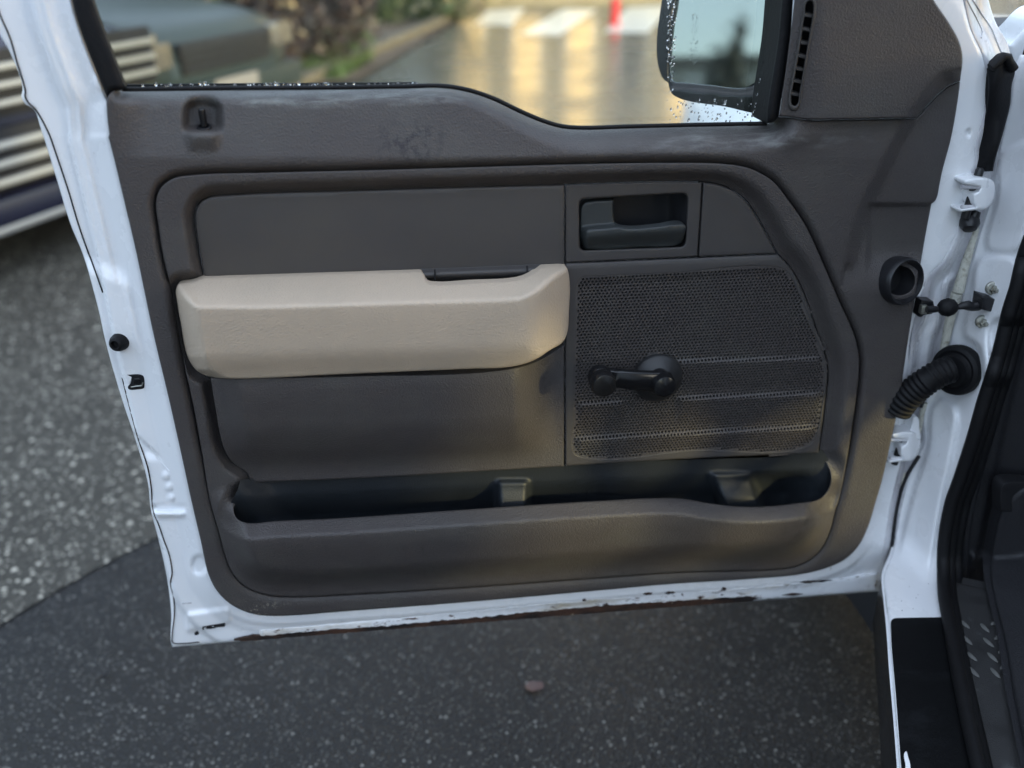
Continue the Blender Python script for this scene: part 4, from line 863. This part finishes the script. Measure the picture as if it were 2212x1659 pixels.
for a in (0, math.pi, -math.pi/2): tube('wheel_spoke', [wc+wq @ Vector((.06*math.cos(a), .06*math.sin(a), 0)), wc+wq @ Vector((.185*math.cos(a), .185*math.sin(a), 0))], .014, m_black, sw, 6)
tube('steering_column', [wc+wq @ Vector((0, 0, -.02)), wc+wq @ Vector((0, 0, -.30))], .04, m_black, truck, 12)
box('underbody', (CX0+.04, -3.3, .24), (CX1-.05, 3.0, .40), m_void, truck, .02)
prism('rear_pillar', [(-1.45, .45), (-.28, .45), (-.22, 1.1), (-.34, 1.85), (-1.45, 1.85)], CX0-.02, CX0+.12, 0, m_white, truck, .015)
prism('far_side_panel', [(-1.45, .45), (1.5, .45), (1.5, 1.12), (-1.45, 1.12)], CX1-.03, CX1+.03, 0, m_white, truck, .01)
box('far_header_sun_block', (CX1-.14, -1.45, 1.64), (CX1-.06, 1.0, 1.93), m_white, truck, .01)  # unseen rail added to cut the sun from the upper right trim
prism('far_side_post', [(-1.45, 1.13), (-.9, 1.13), (-.9, 1.84), (-1.45, 1.84)], CX1-.13, CX1-.07, 0, m_white, truck, .01)
box('rear_wall', (CX0+.14, -1.45, .5), (CX1-.14, -1.38, 1.15), m_white, truck, .01)
# bench seat (> backrest)
bench = box('seat', (CX0+.70, -.30, .62), (CX1-.12, .35, .80), m_kick, truck, .06)
box('backrest', (CX0+.75, -.42, .70), (CX1-.12, -.26, 1.04), m_kick, bench, .06)
box('seat_sun_block', (1.90, -.34, 1.30), (2.36, -.22, 1.76), m_kick, bench, .06)  # unseen box added to throw shade on the upper door
box('sun_block_post', (2.02, -.31, .95), (2.05, -.28, 1.34), m_black, bench, .005); box('sun_block_post', (2.20, -.31, .95), (2.23, -.28, 1.34), m_black, bench, .005)  # posts carrying the added sun-blocking box
box('cargo_bed', (CX0+.0, -3.4, .55), (CX1+.02, -1.52, 1.08), m_white, truck, .03)
def wheel(name, c, r, wd, parent, ax=(1, 0, 0)):
    w_ = lathe(name, [(r*.62, -wd/2), (r*.93, -wd/2), (r, -wd*.36), (r, wd*.36), (r*.93, wd/2), (r*.62, wd/2)], c, ax, m_tyre, parent, 36)
    return w_, lathe('rim', [(0, -wd*.30), (r*.2, -wd*.34), (r*.25, -wd*.25), (r*.55, -wd*.28), (r*.63, -wd*.45), (r*.64, wd*.4), (0, wd*.35)], c, ax, m_chrome, w_, 24)
wheel('wheel', Vector((SX+.12, 2.15, .38)), .38, .26, truck, (1, 0, 0)); wheel('wheel', Vector((CX1-.10, 2.15, .38)), .38, .26, truck)
wheel('wheel', Vector((CX0+.14, -2.45, .38)), .38, .26, truck); wheel('wheel', Vector((CX1-.10, -2.45, .38)), .38, .26, truck)

# ================================================================== GROUND
def sheet(name, pts, z, m, kind='structure', label=None, cat=None):
    o = frompy(name, [(p[0], p[1], z) for p in pts], [tuple(range(len(pts)))], m, None, False)
    if kind: o['kind'] = kind
    if label: tag(o, label, cat)
    return o
sheet('ground', [(-300, -300), (300, -300), (300, 400), (-300, 400)], 0, m_road)
edge = [(-4.7, -2.6)]+[tuple(onz(x+rng.uniform(-3, 3), y+rng.uniform(-2, 2))[:2]) for x, y in ((-300, 1500), (-120, 1418), (0, 1350), (60, 1316), (125, 1278), (190, 1242), (260, 1202), (340, 1160), (420, 1116), (520, 1064))]
edge += [(0.9, 3.9), (1.2, 6.5)]
sheet('old_pavement', edge+[(-1.2, 30), (-40, 30), (-40, -2.6)], .004, m_old)
sheet('street', [(1.0, 4.2), (-1.9, 5.2), (-.9, 7.2), tuple(onz(781, 180)[:2]), tuple(onz(1035, 21)[:2]), (4.5, 29), (90, 60), (90, -10), (9, -10), (9, 4.2)], .008, m_street)
for q in (((1055, 24), (1135, 19), (1104, 57), (1024, 54)), ((1215, 21), (1291, 21), (1208, 78), (1125, 76)), ((1357, 17), (1455, 12), (1399, 73), (1305, 71))):
    sheet('crosswalk_stripe', [onz(*p) for p in q], .012, m_stripe)
last = [onz(x, y) for x, y in ((1525, 8), (1610, 6), (1590, 66), (1490, 68))]; sheet('crosswalk_stripe', last, .012, m_stripe)
# kerb along the verge: separate stones
ka = Vector(onz(640, 205)); kb = Vector(onz(1040, 18)); ka = ka+(ka-kb)*.15; kb = kb+(kb-ka)*.4; nK = 22; kd = (kb-ka)/nK; kr = math.atan2(kd.y, kd.x)
kerb = bpy.data.objects.new('kerb', None); COL.objects.link(kerb); kerb.location = ka; kerb['kind'] = 'structure'
kme = None
for i in range(nK):
    if kme is None:
        o = box('kerb_stone', (0.006, -.0, 0), (kd.length-.006, .16, .12), m_kerb, None, .012); kme = o.data
    else: o = bpy.data.objects.new('kerb_stone', kme); COL.objects.link(o)
    o.location = ka+kd*i-Vector((0, 0, ka.z)); o.rotation_euler = (0, 0, kr); setparent(o, kerb)
sheet('mulch_bed', [(-1.2, 8.6), tuple(onz(772, 178)[:2]), (kb.x-.2, kb.y), (kb.x-8, kb.y+6), (-14, 22), (-9, 8.6)], .03, m_soil)
pale = sheet('gravel_path', [tuple(onz(x, y)[:2]) for x, y in ((700, 62), (820, 58), (1010, 18), (1000, -8), (730, -8))], .045, M_('pale_gravel', (.42, .38, .27), .8, bump=('noise', 20, .03), var=[(9, .45, .6, (.16, .13, .10), None)]))
# verge grass: real blades
gv_, gf_ = [], []
gp = np.array([onz(x, y)[:2] for x, y in ((640, 178), (690, 88), (770, 72), (815, 112), (800, 140), (735, 178))])
lo, hi = gp.min(0), gp.max(0); cnt = 0
while cnt < 5200:
    x, y = rng.uniform(lo, hi)
    if not inside(np.array([x]), np.array([y]), gp)[0]: continue
    h = rng.uniform(.06, .16); a = rng.uniform(0, 6.28); lx, ly = rng.normal(0, .03, 2); o = len(gv_); wd_ = .008
    gv_ += [(x-wd_*math.cos(a), y-wd_*math.sin(a), .03), (x+wd_*math.cos(a), y+wd_*math.sin(a), .03), (x+lx, y+ly, .03+h)]; gf_.append((o, o+1, o+2)); cnt += 1
tag(frompy('verge_grass', gv_, gf_, m_grass, None, False), 'bright green verge grass between the brown shrub and the kerb', 'grass', kind='stuff')
# loose things on the wet asphalt
tw = onz(220, 1458); twp = [onz(x, y, .008) for x, y in ((208, 1466), (214, 1461), (226, 1458), (232, 1450))]
tag(tube('twig', twp, .0028, m_black, None, 6), 'short dark twig lying on the asphalt at the lower left', 'twig')
lf = Vector(onz(1154, 1482, .006)); m_leaf = M_('brown_dead_leaf', (.07, .035, .028), .5)
a_ = np.linspace(0, 2*math.pi, 14)[:-1]; tag(frompy('fallen_leaf', [(lf.x+math.cos(t)*.020, lf.y+math.sin(t)*.014*(1+.3*math.cos(3*t)), .006+.003*math.sin(2*t)) for t in a_]+[tuple(lf)], [(i, (i+1) % 13, 13) for i in range(13)], m_leaf), 'small brown leaf flat on the asphalt below the door', 'leaf')

# ================================================================== PLANTS
def leaves(name, c, rad, n, size, m, parent, shape='ball', seed=1, sparse=.35):
    r = np.random.RandomState(seed); c = np.array(c); rad = np.array(rad)
    K = max(6, int(n/70)); ctr = r.normal(0, 1, (K, 3)); ctr /= np.linalg.norm(ctr, axis=1)[:, None]; ctr *= (r.uniform(.25, 1.0, K)**.6)[:, None]
    if shape == 'cone': hgt = (ctr[:, 2]+1)/2; ctr[:, :2] *= (1.05-hgt)[:, None]
    crad = r.uniform(.12, .34, K)
    idx = r.randint(0, K, n); p = ctr[idx]+r.normal(0, 1, (n, 3))*crad[idx][:, None]*.6; p = c+p*rad
    p[:, 2] = np.maximum(p[:, 2], .05)
    a = r.normal(0, 1, (n, 3)); a /= np.linalg.norm(a, axis=1)[:, None]; b = np.cross(a, r.normal(0, 1, (n, 3))); b /= np.linalg.norm(b, axis=1)[:, None]
    s = (size*r.uniform(.6, 1.4, n))[:, None]
    v = np.stack([p-a*s, p+b*s*.5, p+a*s, p-b*s*.5], 1).reshape(-1, 3); f = np.arange(4*n).reshape(-1, 4)
    return frompy(name, v, f, m, parent, False)
def leafmat(n, c, c2): return M_(n, c, .42, var=[(3.1, .42, .62, c2, None), (24, .55, .75, tuple(x*1.5 for x in c), None)])
m_dg = leafmat('dark_green_leaves', (.028, .05, .018), (.05, .075, .022)); m_br = leafmat('bronze_leaves', (.055, .032, .028), (.035, .026, .022)); m_gr = leafmat('green_leaves', (.05, .085, .025), (.035, .06, .02))
m_con = leafmat('conifer_needles', (.018, .032, .022), (.03, .045, .028)); m_bark = M_('bark', (.07, .055, .045), .85, bump=('noise', 30, .02)); m_pale = M_('pale_leaf_glint', (.50, .40, .26), .4)  # m_pale: bright base colour stands in for glints on wet leaves
def plant(name, loc, rad, h, n, size, m, label, cat, seed, leaf_glints=0, trunk=.03, group=None, shape='ball'):
    e = empty(name, loc, label, cat, group); c = (loc[0], loc[1], h)
    leaves('foliage' if cat != 'tree' else 'crown', c, rad, n, size, m, e, shape, seed)
    r = np.random.RandomState(seed+5); vs, fs = [], []
    base = Vector((loc[0], loc[1], 0)); k_ = 5 if cat != 'tree' else 9
    tube('', [base, base+Vector((0, 0, h*.5)), Vector((loc[0]+.05, loc[1], h+rad[2]*.6))], [trunk, trunk*.8, trunk*.25], None, add=(vs, fs))
    for i in range(k_):
        a = r.uniform(0, 6.28); z0 = h*r.uniform(.3, .9); q = base+Vector((0, 0, z0)); e2 = Vector((loc[0]+math.cos(a)*rad[0]*.8, loc[1]+math.sin(a)*rad[1]*.8, h+rad[2]*r.uniform(-.3, .7)))
        tube('', [q, q.lerp(e2, .5)+Vector((0, 0, .1*rad[2])), e2], [trunk*.5, trunk*.35, trunk*.1], None, add=(vs, fs))
    frompy('stem' if cat != 'tree' else 'trunk', vs, fs, m_bark, e, True, 60)
    if leaf_glints: leaves('leaf_glints', c, [x*1.02 for x in rad], leaf_glints, .034, m_pale, e, shape, seed)  # pale leaf cards painting in wet glints among the foliage
    return e
def gp_(x, y): p = onz(x, y); return (float(p[0]), float(p[1]), 0)
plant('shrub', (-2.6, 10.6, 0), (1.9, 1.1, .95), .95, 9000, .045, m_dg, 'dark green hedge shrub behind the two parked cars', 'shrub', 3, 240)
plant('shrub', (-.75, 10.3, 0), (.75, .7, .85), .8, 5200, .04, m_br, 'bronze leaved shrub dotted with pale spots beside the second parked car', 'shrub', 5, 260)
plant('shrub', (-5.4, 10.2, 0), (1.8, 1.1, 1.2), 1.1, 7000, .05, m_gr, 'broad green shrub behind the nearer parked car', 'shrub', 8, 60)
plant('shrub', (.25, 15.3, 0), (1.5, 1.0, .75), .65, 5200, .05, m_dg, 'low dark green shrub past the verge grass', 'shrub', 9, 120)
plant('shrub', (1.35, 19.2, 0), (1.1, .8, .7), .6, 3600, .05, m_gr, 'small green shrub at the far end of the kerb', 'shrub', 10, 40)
for i, (x, y, h, n, kind) in enumerate(((-3.5, 19, 4.2, 9000, 0), (-9, 17, 5, 9000, 1), (-15, 24, 6, 9000, 0), (-1.0, 26, 5, 9000, 1), (20, 34, 5, 9000, 0), (-22, 8, 5, 7000, 1), (-20, -8, 6, 7000, 0))):
    lab = ['broad leafy tree standing behind the shrubs', 'tall green tree left of the parked cars', 'big tree at the far left of the lot', 'rounded tree beyond the far end of the kerb', 'large tree right of the yellow building', 'tree along the left side of the lot', 'tall tree behind and left of the truck'][i]
    plant('tree', (x, y, 0), (h*.55, h*.55, h*.5), h*.95, n, .11, m_dg if kind else m_gr, lab, 'tree', 20+i, 0, .18)
# what the door mirror looks back at
for i, (x, y, h, r_, n) in enumerate(((-10.9, -23, 4.1, .85, 3600), (-12.4, -24, 3.0, .8, 2600), (-9.3, -22, 3.0, .5, 2400), (-15.5, -26, 3.6, 1.2, 3600))):
    plant('conifer_tree', (x, y, 0), (r_, r_, h*.62), h*.72, n, .10, m_con, ['tallest conifer reflected in the door mirror', 'small conifer reflected at the left of the mirror', 'narrow conifer reflected at the right of the mirror', 'wide conifer behind the truck'][i], 'tree', 40+i, 0, .12, None, 'ball')

# ================================================================== PARKED CARS
def car(name, loc, yaw, label, paint_m, hood_z, seed, style):
    e = empty(name, loc, label, 'car', 'cars parked side by side'); Lc, hw = 4.6, .94
    R = Matrix.Translation(loc) @ Matrix.Rotation(yaw, 4, 'Z')
    def T(p): return R @ Vector(p)
    hz = hood_z; st = [(0.0, .62, .42, hz-.28, .86), (-.05, .80, .30, hz-.14, .9), (-.16, .90, .26, hz-.06, .93), (-.45, .94, .24, hz, .95), (-1.0, .95, .24, hz+.06, .96), (-1.35, .95, .24, hz+.08, .97), (-2.4, .95, .24, hz+.10, .97), (-3.6, .95, .24, hz+.10, .96), (-4.2, .92, .26, hz+.06, .94), (-4.5, .84, .34, hz-.04, .9), (-4.6, .7, .45, hz-.2, .88)]
    secs = []
    for x, w_, zb, zt, f in st:
        half = [(0, zb), (w_*.85, zb), (w_*.98, zb+.06), (w_, zb+.22), (w_*.985, (zb+zt)/2+.05), (w_*.95, zt-.08), (w_*.88, zt-.02), (w_*.6, zt+.015), (0, zt+.03)]
        secs.append([T((x, y, z)) for y, z in half]+[T((x, -y, z)) for y, z in half[-2:0:-1]])
    n = len(secs[0]); vs = [p for s in secs for p in s]; fs = []
    for i in range(len(secs)-1):
        for k in range(n): a = i*n+k; b = i*n+(k+1) % n; fs.append((a, b, b+n, a+n))
    fs.append(tuple(range(n))); fs.append(tuple(range((len(secs)-1)*n, len(secs)*n))[::-1])
    bd = frompy('body', vs, fs, paint_m, e, True, 40)
    zt = hz+.09; g = [(-1.25, .86, zt), (-1.95, .68, zt+.50), (-3.4, .66, zt+.52), (-4.1, .80, zt)]
    gvs = [T((x, s*w_, z)) for x, w_, z in g for s in (1, -1)]
    frompy('windscreen', gvs[0:4], [(0, 1, 3, 2)], m_gloss, e, False)
    frompy('side_glass', gvs, [(0, 2, 4, 6), (1, 7, 5, 3)], m_gloss, e, False)
    frompy('roof', gvs[2:6]+[gvs[6], gvs[7]], [(0, 1, 3, 2), (2, 3, 5, 4)], paint_m, e, False)
    # front end
    def lb(nm, lo, hi, m, p=e, bv=.008): return box(nm, lo, hi, m, p, bv, R)
    for wx in (-.92, -3.75):
        for s in (1, -1): wheel('wheel', T((wx, s*.84, .34)), .34, .22, e, R.to_3x3() @ Vector((0, 1, 0)))
    if style == 0:
        gr = lb('grille', (-.02, -.82, .66), (.02, .82, .93), m_void); lg = lb('lower_grille', (-.02, -.72, .37), (.03, .72, .62), m_void)
        for k in range(3): lb('grille_bar', (.015, -.80, .705+k*.072), (.05, .80, .731+k*.072), m_chrome, gr)
        for k in range(3): lb('grille_bar', (.03, -.70, .39+k*.075), (.065, .70, .422+k*.075), m_chrome, lg)
        for s in (1, -1): lb('headlight', (-.14, min(s*.84, s*.91), .74), (-.02, max(s*.84, s*.91), .88), m_lamp)
        lb('bumper', (-.10, -.90, .20), (.07, .90, .345), paint_m, e, .03); lb('bumper_strip', (-.03, -.80, .20), (.078, .80, .232), m_chrome, e, .006)
    else:
        gr = lb('grille', (-.03, -.52, .50), (.02, .52, .70), m_void)
        for k in range(3): lb('grille_bar', (.0, -.50, .53+k*.055), (.035, .50, .550+k*.055), m_black, gr)
        for s in (1, -1): lb('headlight', (-.16, min(s*.58, s*.88), .56), (.0, max(s*.58, s*.88), .72), m_lamp, e, .02)
        lb('bumper', (-.10, -.90, .26), (.05, .90, .44), paint_m, e, .03); lb('number_plate', (.05, -.26, .33), (.06, .26, .44), m_plate)
    return e
m_lamp = M_('headlight_lens', (.13, .115, .095), .15, metal=.3, coat=.5); m_plate = M_('white_plate', (.20, .19, .19), .5)
yawc = math.atan2(-.45, .89)
car('parked_car', (-1.52, 4.50, 0), yawc, 'dark blue parked car with a broad chrome barred grille, nearest on the left', carpaint('dark_navy_paint', (.012, .013, .028), .12), 1.0, 1, 0)
car('parked_car', (-1.02, 6.95, 0), yawc, 'grey green parked car behind the dark blue one, seen through the window', carpaint('slate_paint', (.020, .030, .032), .25), .84, 2, 1)

# ================================================================== STREET FURNITURE AND BUILDINGS
m_red = M_('red_enamel', (.62, .02, .03), .3)
bp = gp_(1327, 56); hy = empty('bollard', bp, 'short red post standing at the crosswalk, mirrored in the wet street', 'bollard')
lathe('post', [(.085, 0), (.085, .02), (.066, .03), (.062, .30), (.070, .31), (.070, .34), (.05, .37), (0, .385)], Vector(bp), (0, 0, 1), m_red, hy, 20)
lathe('base_plate', [(.11, 0), (.11, .012), (0, .013)], Vector(bp)+Vector((0, 0, .008)), (0, 0, 1), m_red, hy, 20)
def building(name, x0, x1, y0, y1, h, wall, label, lit=True, cols=10, storeys=3, face=-1):
    e = empty(name, ((x0+x1)/2, (y0+y1)/2, 0), label, 'building')
    fy = y0 if face < 0 else y1
    box('wall', (x0, y0, 0), (x1, y1, h), wall, e, 0, None, False); box('roof', (x0-.3, y0-.3, h+.002), (x1+.3, y1+.3, h+.35), m_kerb, e)
    dx = (x1-x0)/cols; fr_ = None
    for s in range(storeys):
        for c in range(cols):
            a = x0+dx*(c+.26); b = x0+dx*(c+.74); z = .35+s*(h/storeys); zt = z+h/storeys*(.72 if s == 0 else .5); k = face*.06
            f = box('window', (a-.06, min(fy, fy+k), z-.06), (b+.06, max(fy, fy+k), zt+.06), m_white, e)
            box('pane', (a, min(fy+k, fy+k*1.3), z), (b, max(fy+k, fy+k*1.3), zt), m_lit if (lit and (c*7+s*3) % 4 != 1) else m_gloss, f)
    return e
m_lit = M_('lit_window', (.9, .6, .25), .3, emit=(1.0, .70, .32, .16))
m_yel = M_('yellow_render', (.36, .30, .19), .8, bump=('noise', 20, .01), var=[(2, .4, .7, (.30, .25, .16), None)])
building('building', 1.2, 9.2, 17.6, 24, 6.5, m_yel, 'yellow building with lit windows across the wet street', True, 8, 2)
building('building', 9.8, 26, 19.5, 28, 5.5, M_('grey_render', (.28, .28, .27), .8), 'grey building right of the yellow one', False, 10, 2)
m_cream = M_('cream_siding', (.62, .62, .58), .7)
building('building', -24, -6, -38, -31, 5.3, m_cream, 'low cream building reflected small in the door mirror', False, 7, 1, 1)
m_brick = M_('brown_brick', (.16, .11, .085), .85, bump=('noise', 40, .01))
building('building', 1.0, 9.5, -20, -13, 9.5, m_brick, 'unseen brown brick block added behind the truck to shade off low sky', False, 6, 3, 1)  # added out of view to hold back low sky light from behind
building('building', -22, -13, -15, 2, 3.2, m_brick, 'unseen brown brick block added at the left to shade off low sky', False, 6, 2, 1)  # added out of view to dim low sky light from the left rear
